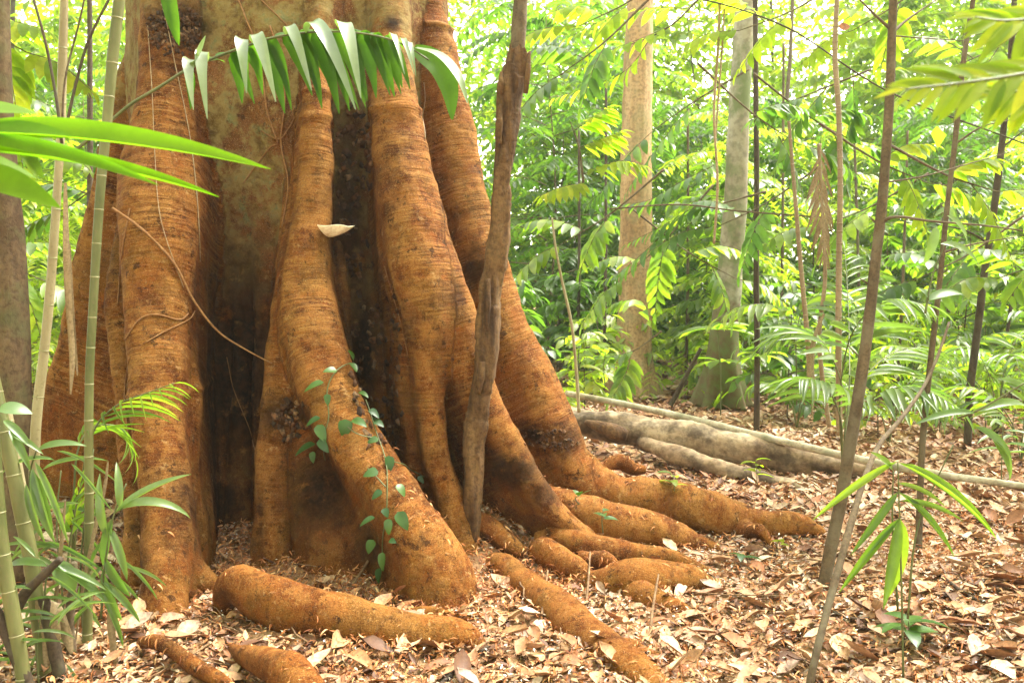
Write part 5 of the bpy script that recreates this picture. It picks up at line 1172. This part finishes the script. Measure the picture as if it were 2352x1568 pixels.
# ------------------------------------------------------------------ understorey: leafy saplings built once per kind and copied
SPRAY = leaf_tpl('lance', 3, 0.6, 0.35); OVATE = leaf_tpl('ovate', 3, 0.7, 0.3); QUAD = (np.array([[0, 0, 0], [0.45, -0.5, 0.06], [1, 0, -0.12], [0.45, 0.5, 0.06]]), np.array([[0, 1, 2, 3]]))

def crown_np(h, rng, nb, bl, per, L, W, pinnate, low=0.2, tpl=SPRAY):
    """branches up the stem, leaves along them (or leaflets along side shoots)"""
    Ps, Ds, Ns = [], [], []; branches = []
    for b in range(nb):
        f = low + (1 - low) * (b + rng.random()) / nb; z0 = h * f
        a = b * 2.4 + rng.uniform(-.5, .5); ln = bl * (1.15 - 0.55 * f) * rng.uniform(0.7, 1.2); el = rng.uniform(0.1, 0.6)
        t = np.linspace(0, 1, 12)
        hd = np.array([math.cos(a), math.sin(a), 0])
        B = np.array([0, 0, z0]) + hd * (t * ln)[:, None] + UP * (t * ln * el - (t ** 2) * ln * (el * 0.7 + 0.15))[:, None]
        branches.append((B, 0.006 + 0.008 * (1 - f)))
        side = np.array([-hd[1], hd[0], 0]); T = nrm(np.gradient(B, axis=0))
        if not pinnate:
            k = np.arange(per); f_ = 0.18 + 0.82 * (k + rng.random(per) * 0.6) / per; sg = np.where(k % 2, 1, -1)
            ix = np.minimum((f_ * 11).astype(int), 11)
            d = T[ix] * 0.6 + side * sg[:, None] * 0.8 + rng.normal(0, .2, (per, 3)) - UP * 0.2
            Ps.append(B[ix] + rng.normal(0, .015, (per, 3))); Ds.append(d); Ns.append(UP + rng.normal(0, .35, (per, 3)))
        else:
            ns = max(4, int(per / 14))
            for q in range(ns):
                f_ = 0.2 + 0.8 * (q + rng.random()) / ns; i = min(int(f_ * 11), 11); sg = 1 if q % 2 else -1
                d0 = nrm(T[i] * 0.7 + side * sg * 0.8 + rng.normal(0, .15, 3)); m = 14; tt = np.linspace(0.12, 1, m); l2 = ln * rng.uniform(0.45, 0.7)
                pos = B[i] + d0 * (tt * l2)[:, None] - UP * (tt ** 2 * l2 * 0.35)[:, None]
                s2 = nrm(np.cross(d0, UP)); s3 = np.where(np.arange(m) % 2, 1, -1)[:, None]
                Ps.append(pos); Ds.append(d0 * 0.45 + s2 * s3 - UP * 0.25 + rng.normal(0, .1, (m, 3))); Ns.append(UP + rng.normal(0, .2, (m, 3)))
    P, D, N = np.vstack(Ps), np.vstack(Ds), np.vstack(Ns); n = len(P)
    return batch(tpl, P, D, N, L * rng.uniform(0.7, 1.2, n), W * rng.uniform(0.8, 1.2, n), np.clip(rng.normal(0.5, 0.22, n), 0, 1)), branches

PROTO = []
def make_proto(h, nb, bl, per, L, W, pin, mat, low, seed, tpl=SPRAY, sm='sapling'):
    rng = np.random.default_rng(seed)
    (V, F, r), br = crown_np(h, rng, nb, bl, per, L, W, pin, low, tpl)
    crown = mesh_np('crown', V, F, MAT[mat], {'rnd': r})
    parts = []; z = np.linspace(-0.1, h, 10); sway = 0.012 * h
    V1, F1, _ = tube_np(np.stack([sway * np.sin(z * 1.3 + seed) - sway * math.sin(seed), sway * np.cos(z * 1.1 + seed) - sway * math.cos(seed), z], -1), np.linspace(0.007 + 0.003 * h, 0.004, 10), 7); parts.append((V1, F1, np.zeros(len(V1))))
    for B, rr in br:
        Vb, Fb, _ = tube_np(B, np.linspace(rr, 0.002, 12), 4); parts.append((Vb, Fb, np.zeros(len(Vb))))
    Vs, Fs, _ = join(parts); stem = mesh_np('stem', Vs, Fs, MAT[sm])
    PROTO.append((stem, crown))
make_proto(3.2, 22, 1.1, 26, 0.27, 0.10, False, 'g1', 0.08, 1)
make_proto(4.5, 26, 1.5, 84, 0.20, 0.072, True, 'g2', 0.10, 2)
make_proto(6.5, 30, 1.9, 98, 0.22, 0.08, True, 'g1', 0.15, 3)
make_proto(2.0, 16, 0.8, 14, 0.28, 0.105, False, 'g3', 0.12, 4, OVATE)
make_proto(7.5, 34, 2.1, 32, 0.31, 0.12, False, 'g2', 0.18, 5, OVATE)
make_proto(1.2, 12, 0.55, 11, 0.24, 0.085, False, 'g2', 0.15, 6)
make_proto(5.5, 28, 1.7, 98, 0.22, 0.075, True, 'g3', 0.18, 7)
make_proto(9.0, 36, 2.5, 34, 0.32, 0.12, False, 'g2', 0.25, 8)

KIND = ['lance-leaved', 'feathery light green', 'tall feathery', 'small dark-leaved', 'tall broad-leaved lime', 'knee-high', 'dark feathery', 'very tall lime-leaved']
def place_proto(k, x, y, sc_, rot, label, group, name='understorey_sapling', cat='sapling'):
    z = float(hz(x, y)); label = label.replace('leafy', KIND[k]); group = KIND[k] + ' ' + group; t = thing(name, (x, y, z), label, cat, group)
    t.rotation_euler = (0, 0, rot); t.scale = (sc_, sc_, sc_ * random.uniform(0.9, 1.1))
    link('stem', PROTO[k][0], t); link('crown', PROTO[k][1], t)

ZONES = [('leafy understorey sapling in the thicket left of the giant tree', 'saplings left of the giant tree', -0.62, -0.36),
         ('leafy understorey sapling between the giant tree and the tan trunk', 'saplings between the giant tree and the tan trunk', -0.02, 0.125),
         ('leafy understorey sapling between the tan and the pale trunk', 'saplings between the tan and pale trunks', 0.125, 0.24),
         ('leafy understorey sapling in the thicket right of the pale trunk', 'saplings right of the pale trunk', 0.24, 0.60)]
rs = random.Random(5)
def zone_of(x, y):
    u = x / y
    for lb, g, a, b in ZONES:
        if a <= u < b: return lb, g
    return None
placed = []
def scatter(n, y0, y1, kinds, smin, smax, dmin, umin=-0.62, umax=0.62):
    c = 0; tries = 0
    while c < n and tries < n * 60:
        tries += 1
        y = rs.uniform(y0, y1); u = rs.uniform(umin, umax); x = u * y
        z = zone_of(x, y)
        if z is None: continue
        if any((x - a) ** 2 + (y - b) ** 2 < dmin ** 2 for a, b in placed): continue
        if abs(x - 0.134 * y) < 0.035 * y and y < 12.9: continue
        if abs(x - 0.228 * y) < 0.06 * y and y < 11.4: continue
        placed.append((x, y)); place_proto(rs.choice(kinds), x, y, rs.uniform(smin, smax), rs.uniform(0, 6.28), *z); c += 1
scatter(20, 8.8, 11.5, (3, 5, 5, 5), 0.55, 0.85, 0.6)
scatter(30, 10.5, 14.5, (0, 1, 3, 5, 5, 5), 0.7, 1.0, 0.7)
scatter(36, 13.5, 19, (0, 0, 1, 3, 5, 5, 6, 2), 0.8, 1.1, 1.0)
scatter(26, 18, 27, (0, 1, 2, 4, 6, 7), 1.0, 1.4, 1.6)
# leafy branches hanging in view from higher up, in front of the trunks
def hanging_branch(label, pts, Y, count, L, W, mat, sub):
    P = [at(x, y, Y) for x, y in pts]
    t = thing('leafy_branch', P[0], label, 'branch')
    tube('twig', P, np.linspace(0.012, 0.004, len(P)), MAT['sapling'], t, 6, 0, 24)
    for s_ in sub: feather(t, [at(x, y, Y + d) for x, y, d in s_], count, L, W, mat, 'ovate', 0.5, 62, 0.3, t0=0.12, rr=(0.004, 0.002), rmat='sapling')
hanging_branch('bright feathery branch crossing the upper tan trunk', [(1640, -40), (1540, 60), (1430, 110)], 9.0, 8, 0.22, 0.075, 'o2', [[(1540, 60, 0), (1470, 90, -.1), (1390, 120, -.2), (1320, 160, -.2)], [(1580, 20, 0), (1490, 20, .1), (1400, 40, .1), (1300, 90, .1)], [(1500, 80, 0), (1440, 160, 0), (1350, 200, 0), (1260, 230, 0)]])
hanging_branch('dark feathery branch hanging across the middle of the tan trunk', [(1720, 160), (1600, 230), (1500, 300)], 9.2, 9, 0.21, 0.075, 'o3', [[(1500, 300, 0), (1440, 360, -.1), (1390, 430, -.1), (1350, 470, -.1)], [(1600, 230, 0), (1540, 300, 0), (1480, 380, 0), (1440, 440, 0)], [(1640, 380, 0), (1560, 420, 0), (1490, 460, 0), (1420, 470, 0)]])
hanging_branch('dark spray of leaves between the tan and pale trunks', [(1760, 440), (1650, 470), (1560, 500)], 9.0, 9, 0.20, 0.07, 'o3', [[(1650, 470, 0), (1590, 480, 0), (1520, 520, 0), (1440, 560, 0)], [(1560, 500, 0), (1500, 560, 0), (1430, 620, 0), (1370, 650, 0)]])
hanging_branch('lime spray of leaves left of the tan trunk', [(1340, 420), (1330, 340), (1310, 280)], 8.0, 10, 0.20, 0.055, 'o2', [[(1330, 340, 0), (1380, 320, -.1), (1430, 300, -.2)], [(1320, 300, 0), (1360, 270, -.1), (1400, 245, -.2)], [(1340, 420, 0), (1290, 430, -.2), (1240, 450, -.3)], [(1340, 400, 0), (1420, 370, -.3), (1480, 380, -.4)]])
hanging_branch('glossy dark spray above the straight sapling', [(2000, 160), (1900, 200), (1800, 240)], 8.6, 9, 0.22, 0.075, 'o3', [[(1900, 200, 0), (1850, 260, 0), (1800, 330, 0), (1780, 400, 0)], [(1860, 220, 0), (1790, 240, 0), (1720, 280, 0)], [(1960, 180, 0), (1960, 260, 0), (1940, 340, 0)]])
hanging_branch('fern-like frond low in front of the tan trunk', [(1520, 760), (1480, 790), (1450, 810)], 10.0, 9, 0.22, 0.07, 'o1', [[(1450, 810, 0), (1440, 850, -.1), (1420, 890, -.2), (1400, 920, -.3)], [(1470, 800, 0), (1420, 815, 0), (1370, 815, 0), (1320, 830, 0)], [(1500, 780, 0), (1480, 700, 0), (1430, 690, 0), (1390, 710, 0)]])

def spray(label, x, y, Y, ang, mat, seed, L=0.20, W=0.075, n=3, ln=150):
    rg = random.Random(seed); sub = []; dx, dy = math.cos(ang), math.sin(ang)
    stem = [(x - dx * 260, y - dy * 260 - 60), (x - dx * 120, y - dy * 120 - 15), (x, y)]
    for k in range(n):
        f = k / max(1, n - 1); sx, sy = x - dx * 120 * f, y - dy * 120 * f - 10 * f; a = ang + (0.75 if k % 2 else -0.6) * (1 if k else 0) + rg.uniform(-.2, .2); l = ln * rg.uniform(0.8, 1.15)
        sub.append([(sx, sy, 0), (sx + math.cos(a) * l * .5, sy + math.sin(a) * l * .5 - 6, -0.08), (sx + math.cos(a) * l, sy + math.sin(a) * l + 22, -0.16)])
    hanging_branch(label, stem, Y, 7, L, W, mat, sub)
for lb, x, y, Y, ang, mt, sd_ in (
    ('dark spray hanging at the top beside the dead stem', 1290, 170, 7.6, 2.6, 'o3', 1), ('light spray at the top edge right of the dead stem', 1330, 60, 8.4, 2.8, 'o2', 2), ('plain green spray at mid height beside the dead stem', 1290, 560, 8.4, 2.7, 'o1', 3),
    ('drooping spray in front of the lower tan trunk', 1430, 640, 9.4, 2.5, 'o1', 4), ('spray crossing the top of the pale trunk', 1700, 70, 8.2, 2.9, 'o2', 5), ('dark spray crossing the middle of the pale trunk', 1650, 520, 9.0, 2.8, 'o3', 6), ('leafy spray in front of the lower pale trunk', 1690, 640, 9.6, 0.4, 'o1', 7),
    ('dark spray just right of the upper pale trunk', 1830, 330, 8.4, 0.5, 'o3', 8), ('bright spray at the top edge left of the leaning sapling', 1960, 70, 8.0, 2.7, 'o2', 9), ('plain spray between the ringed stems', 1880, 520, 9.0, 2.9, 'o1', 10), ('dark spray right of the tall ringed stem', 1970, 330, 8.6, 0.4, 'o3', 11),
    ('lime spray right of the leaning sapling at mid height', 2130, 420, 7.4, 0.3, 'o2', 12), ('broad spray at the upper right between the saplings', 2180, 160, 7.6, 2.8, 'o1', 13), ('lime spray near the right edge at mid height', 2290, 440, 6.8, 0.2, 'o2', 14), ('spray at the right edge above the teal container', 2290, 640, 7.4, 2.9, 'o1', 15),
    ('dark low spray right of the leaning sapling', 2110, 640, 8.2, 2.8, 'o3', 16), ('lime spray between the canes at the top left', 60, 120, 6.0, 0.4, 'o2', 17), ('plain spray behind the canes at the left', 70, 300, 6.5, 0.6, 'o1', 18), ('dark spray behind the canes above the left buttress', 150, 480, 7.0, 2.6, 'o3', 19), ('light spray low between the canes at left', 90, 640, 7.5, 0.3, 'o1', 20)):
    spray(lb, x, y, Y, ang, mt, sd_)

# ------------------------------------------------------------------ far wood: one mass of leaves
def far_wood():
    rng = np.random.default_rng(21); Ps = []
    for (n, y0, y1, top) in ((950, 21, 30, 0.50), (1050, 30, 48, 0.55)):
        y = rng.uniform(y0, y1, n); x = y * rng.uniform(-0.80, 0.80, n); z = rng.uniform(0, 1, n) ** 1.2 * (y * top + 2)
        for i in range(n):
            m = 70; r = rng.uniform(0.6, 1.5)
            Ps.append(np.stack([x[i] + rng.normal(0, r, m), y[i] + rng.normal(0, r, m), np.maximum(z[i] + rng.normal(0, r * 0.55, m), 0.1)], -1))
    # the wood goes on beside and behind the camera, with unseen clumps added to shade the sides
    for i in range(620):
        a = rng.uniform(R(42), R(318)); q = rng.uniform(8.5, 17); c0 = np.array([math.sin(a) * q, math.cos(a) * q + 1.0, rng.random() ** 0.8 * 13])
        if c0[1] > 0 and abs(c0[0]) < c0[1] * 0.75 + 1.5: continue
        Ps.append(c0 + rng.normal(0, 1, (70, 3)) * np.array([1.2, 1.2, 0.7]))
    for i in range(260):  # side clumps added out of view to block side light, leaving it frontal
        left = rng.random() < 0.6
        c0 = np.array([rng.uniform(-13, -6.5), rng.uniform(-4, 6.5), rng.random() * 16]) if left else np.array([rng.uniform(7, 14), rng.uniform(-4, 6), rng.random() * 11])
        if abs(c0[0]) < c0[1] * 0.75 + 2.2: continue
        Ps.append(c0 + rng.normal(0, 1, (70, 3)) * np.array([1.0, 1.0, 0.7]))
    P = np.vstack(Ps); P[:, 2] = np.maximum(P[:, 2], 0.1); n = len(P)
    D = rng.normal(0, 1, (n, 3)); D[:, 2] = -0.3 + 0.35 * D[:, 2]; N = UP + rng.normal(0, .45, (n, 3))
    V, F, r = batch(QUAD, P, D, N, rng.uniform(0.24, 0.46, n), rng.uniform(0.10, 0.18, n), np.clip(rng.normal(0.5, .25, n), 0, 1))
    o = link('distant_foliage', mesh_np('distant_foliage', V, F, MAT['g2'], {'rnd': r}))
    tag(o, 'mass of bright far-off rainforest foliage closing the view, plus unseen clumps shading the sides', 'foliage', kind='stuff')
far_wood()
lbs = ['far slender trunk left of the giant tree', 'far slender trunk between the giant tree and the tan trunk', 'far slender trunk between tan and pale trunks', 'far slender trunk right of the pale trunk']
for i in range(9):
    y = rs.uniform(14, 30); u = rs.choice((rs.uniform(-.6, -.38), rs.uniform(0, .6), rs.uniform(0, .6))); x = u * y
    z = [q for q in range(4) if ZONES[q][2] <= u < ZONES[q][3]]
    if not z: continue
    P = np.array([[x, y, -0.1], [x + rs.uniform(-.1, .1), y, 3], [x + rs.uniform(-.3, .3), y, 7], [x + rs.uniform(-.6, .6), y, 14]])
    t = thing('far_trunk', (x, y, 0), lbs[z[0]], 'tree', lbs[z[0]].replace('trunk ', 'trunks ', 1)); tube('trunk', P, np.array([1.2, 1, .9, .7]) * rs.uniform(0.025, 0.06), MAT[rs.choice(('darkstem', 'sapling', 'tan', 'pale'))], t, 8, 0.05, 16)

# ------------------------------------------------------------------ leaf litter
TREE_CORE = np.array([-1.46, 6.16])
def litter():
    rng = np.random.default_rng(31)
    def pts(n, y0, y1, power=1.0, wid=0.62):
        y = y0 + (y1 - y0) * rng.random(n) ** power; x = (rng.random(n) * 2 - 1) * (y * wid + 0.4)
        return x, y
    def mat_zone(x, y):
        q = np.exp(-(((x + 0.55) / 1.25) ** 2 + ((y - 4.55) / 0.75) ** 2)) + 0.5 * vnoise(np.stack([x, y, 0 * x], -1), 1.7, 3)
        return np.clip(q * 1.6 - 0.25, 0, 1)
    # 300 largest leaves, each an object under the ground
    x, y = pts(420, 3.15, 7.5, 1.5); keep = np.hypot(x - TREE_CORE[0], y - TREE_CORE[1]) > 1.1; x, y = x[keep][:300], y[keep][:300]
    for i in range(len(x)):
        z = float(hz(x[i], y[i])) + rng.uniform(0.012, 0.035); a = rng.uniform(0, 6.28); L = rng.uniform(0.085, 0.19); W = L * rng.uniform(0.3, 0.55)
        leaf_obj('fallen_leaf', 'dryo', (x[i], y[i], z), (math.cos(a), math.sin(a), rng.normal(0, .12)), UP + rng.normal(0, .2, 3), L, W, GROUND, ('lance', 'ovate', 'obovate')[i % 3], float(rng.choice([-0.9, -0.5, 0.2, 0.7])), 0.9, 5, i % 4, 0.6, 0.5 if i % 2 else -0.4)
    out = []
    for n, y0, y1, pw, tpl, Lr, hgt in ((12000, 2.9, 6.2, 1.0, leaf_tpl('ovate', 3, 0.7, 0.9, wave=0.5), (0.025, 0.085), 0.022), (12000, 2.9, 6.2, 1.0, leaf_tpl('lance', 3, -0.6, 0.8, 0.5, 0.5), (0.02, 0.08), 0.022),
                                 (800, 2.9, 6.5, 1.2, leaf_tpl('ovate', 4, 0.5, 0.8, wave=0.4), (0.09, 0.17), 0.05), (450, 2.9, 6.5, 1.2, leaf_tpl('obovate', 4, -0.5, 0.7, wave=0.5, curl=0.3), (0.09, 0.18), 0.05), (14000, 6.0, 13, 1.1, leaf_tpl('ovate', 2, 0.8, 0.9, wave=0.5), (0.06, 0.15), 0.04), (12000, 6.0, 13, 1.1, leaf_tpl('lance', 2, -0.7, 0.8, wave=0.4), (0.06, 0.15), 0.04), (16000, 12, 28, 1.2, QUAD, (0.12, 0.26), 0.05)):
        x, y = pts(n, y0, y1, pw); keep = (np.hypot(x - TREE_CORE[0], y - TREE_CORE[1]) > 0.75) & (rng.random(n) > 0.72 * mat_zone(x, y)); x, y = x[keep], y[keep]; n = len(x)
        a = rng.uniform(0, 6.28, n); L = rng.uniform(*Lr, n)
        P = np.stack([x, y, hz(x, y) + rng.random(n) * hgt], -1); D = np.stack([np.cos(a), np.sin(a), rng.normal(0, .15, n)], -1); N = UP + rng.normal(0, .22, (n, 3))
        rn = np.clip(rng.random(n) + 0.32 * vnoise(P, 1.6, 7) + 0.2 * vnoise(P, 4.5, 9), 0, 1)
        out.append(batch(tpl, P, D, N, L * (1 + 0.25 * vnoise(P, 2.2, 12)), L * rng.uniform(0.3, 0.55, n), rn))
    V, F, r = join(out); o = link('leaf_litter', mesh_np('leaf_litter', V, F, MAT['dry'], {'rnd': r}), GROUND); tag(o, kind='stuff')
    # reddish fibres and pale chips, thick round the tree and thinner outwards
    n = 90000; x, y = pts(n, 2.9, 7.5, 1.0); dd = np.hypot(x - TREE_CORE[0], y - TREE_CORE[1]); keep = (rng.random(n) < np.clip(0.25 + mat_zone(x, y), 0, 1)) & (dd > 0.7); x, y = x[keep], y[keep]; n = len(x)
    P = np.stack([x, y, hz(x, y) + 0.012 + rng.random(n) * 0.046], -1)
    # debris caught on the tree: upward faces low down
    up = np.nonzero((TN[:, 2] > 0.5) & (TV[:, 2] < 0.7) & (TV[:, 2] > 0.05) & (TV[:, 1] < 5.9))[0]; k = rng.choice(up, 500)
    lowp = TV[k] + TN[k] * 0.004
    rt = np.vstack(ROOT_TOP); lowp = np.vstack([lowp, rt[rng.choice(len(rt), 700)] + np.array([0, 0, 0.003])])
    P2 = np.vstack([P, lowp]); n2 = len(P2); a = rng.uniform(0, 6.28, n2)
    D = np.stack([np.cos(a), np.sin(a), rng.normal(0, .35, n2)], -1); N = UP + rng.normal(0, .6, (n2, 3))
    fibre = leaf_tpl('strap', 3, 1.5, 0.2)
    m, nt = new_mat('red_fibre'); s = NT(nt); s.out(s.principled(s.ramp(s.attr('rnd').outputs['Fac'], [(0, (0.16, 0.05, 0.02)), (0.35, (0.36, 0.125, 0.04)), (0.7, (0.50, 0.21, 0.075)), (1.0, (0.60, 0.36, 0.17))]), 0.8))
    V, F, r = batch(fibre, P2, D, N, rng.uniform(0.02, 0.06, n2), rng.uniform(0.004, 0.009, n2)); o = link('red_fibre_debris', mesh_np('red_fibre_debris', V, F, m, {'rnd': r}), GROUND); tag(o, kind='stuff')
    n = 5200; x, y = pts(n, 2.9, 7.0); P = np.stack([x, y, hz(x, y) + 0.018 + rng.random(n) * 0.025], -1); a = rng.uniform(0, 6.28, n)
    m, nt = new_mat('pale_chip'); s = NT(nt); s.out(s.principled(s.ramp(s.attr('rnd').outputs['Fac'], [(0, (0.42, 0.36, 0.32)), (0.5, (0.58, 0.48, 0.36)), (1.0, (0.72, 0.70, 0.66))]), 0.6))
    V, F, r = batch(leaf_tpl('lance', 2, 0.4, 0.6), P, np.stack([np.cos(a), np.sin(a), rng.normal(0, .3, n)], -1), UP + rng.normal(0, .5, (n, 3)), rng.uniform(0.012, 0.032, n), rng.uniform(0.004, 0.010, n)); o = link('pale_chip_debris', mesh_np('pale_chip_debris', V, F, m, {'rnd': r}), GROUND); tag(o, kind='stuff')
litter()
def twigs():
    rng = np.random.default_rng(77); parts = []
    for i in range(260):
        y = rng.uniform(3.0, 10); x = rng.uniform(-1, 1) * (y * 0.58 + 0.3)
        if math.hypot(x - TREE_CORE[0], y - TREE_CORE[1]) < 1.2: continue
        a = rng.uniform(0, 6.28); L = rng.uniform(0.08, 0.45); t_ = np.linspace(-.5, .5, 6)
        P = np.stack([x + math.cos(a) * t_ * L + rng.normal(0, .008, 6), y + math.sin(a) * t_ * L + rng.normal(0, .008, 6), np.zeros(6)], -1); P[:, 2] = hz(P[:, 0], P[:, 1]) + 0.035 + rng.uniform(-.01, .02) + t_ * rng.normal(0, .05)
        V, F, _ = tube_np(P, np.linspace(1, .5, 6) * rng.uniform(0.002, 0.006), 5); parts.append((V, F, np.zeros(len(V))))
    V, F, _ = join(parts); o = link('twig_litter', mesh_np('twig_litter', V, F, MAT['twig']), GROUND); tag(o, kind='stuff')
twigs()
def stick(label, pts, rpx, mat='twig'):
    P = np.array([gp(x, y) + np.array([0, 0, dz]) for x, y, dz in pts]); t = thing('fallen_stick', P[0], label, 'stick'); tube('stem', P, np.linspace(rpx, rpx * .6, len(P)) / FPX * P[:, 1].mean(), MAT[mat], t, 7, 0.12, 24)
for lb, p, r, m in (('dry brown stick leaning on the rounded buttress foot', [(800, 1365, .02), (850, 1325, .10), (905, 1262, .22)], 4, 'twig'), ('upright dry twig beside the long straight root', [(1240, 1440, .0), (1250, 1400, .06), (1258, 1355, .10)], 3.5, 'twig'),
    ('upright dry twig below the forked root', [(1490, 1480, .0), (1500, 1430, .08), (1512, 1380, .13)], 4, 'twig'), ('dry twig standing between the slim roots', [(1345, 1400, 0), (1352, 1350, .06), (1355, 1310, .1)], 3.5, 'twig'),
    ('flat dry stick on the litter near the central foot', [(1020, 1185, .05), (1060, 1195, .05), (1110, 1205, .04)], 5, 'twig'), ('long dark stick across the litter at the bottom', [(1010, 1585, .02), (1060, 1545, .03), (1120, 1500, .03)], 6, 'darkstem'),
    ('dark fallen branch far back right of the log', [(2030, 905, .1), (2110, 915, .12), (2200, 950, .06)], 7, 'darkstem'), ('pale stick lying by the thin reddish root', [(340, 1440, .03), (410, 1395, .05), (490, 1350, .06)], 5, 'twig'),
    ('curved brown twig on the litter at right', [(1880, 1400, .02), (1960, 1430, .02), (2030, 1425, .03)], 4, 'darkstem'), ('thin stick in the litter at the lower right', [(1760, 1480, .02), (1830, 1520, .02), (1900, 1560, .02)], 4, 'twig'),
    ('grey twig in the litter below the leaf cluster', [(2160, 1330, .02), (2230, 1380, .02), (2290, 1395, .02)], 5, 'darkstem')): stick(lb, p, r, m)

# hanging lianas
for lb, pts, Y, r, m in (('pale yellow liana hanging left of the pale trunk', [(1655, -60), (1650, 100), (1640, 260), (1648, 420), (1640, 560)], 8.2, 3, 'paleroot'), ('second thin liana hanging left of the pale trunk', [(1668, -60), (1660, 90), (1652, 200), (1644, 330), (1650, 440)], 8.25, 2.2, 'paleroot'),
                        ('thin dark liana sagging between the right saplings', [(1380, 0), (1560, -10), (1800, 60), (2040, 210), (2352, 330)], 7.0, 1.8, 'darkstem'), ('thin bare twig crossing in front of the pale trunk', [(1400, 480), (1560, 470), (1700, 485), (1900, 500)], 8.4, 2, 'sapling')):
    Q = np.array([at(x, y, Y) for x, y in pts]); o = thing('liana', Q[-1], lb, 'liana'); tube('stem', Q, r / FPX * Y, MAT[m], o, 6, 0.1, 50)

# ------------------------------------------------------------------ moist air: far things pale slightly
def haze():
    x0, x1, y0, y1, z0, z1 = -150, 150, -70, 172, -1.6, 34
    V = [(x, y, z) for x in (x0, x1) for y in (y0, y1) for z in (z0, z1)]
    F = [[0, 1, 3, 2], [4, 6, 7, 5], [0, 4, 5, 1], [2, 3, 7, 6], [0, 2, 6, 4], [1, 5, 7, 3]]
    m = bpy.data.materials.new('moist_air'); m.use_nodes = True; nt = m.node_tree; nt.nodes.clear()
    v = nt.nodes.new('ShaderNodeVolumePrincipled'); v.inputs['Density'].default_value = 0.0013; v.inputs['Color'].default_value = (0.95, 1.0, 0.86, 1); v.inputs['Anisotropy'].default_value = 0.3
    o = nt.nodes.new('ShaderNodeOutputMaterial'); nt.links.new(v.outputs[0], o.inputs['Volume'])
    h = link('haze', mesh_np('haze', np.array(V, dtype=float), F, m, smooth=False)); tag(h, 'thin moist air filling the forest', kind='stuff')
    cy.volume_bounces = 0
haze()
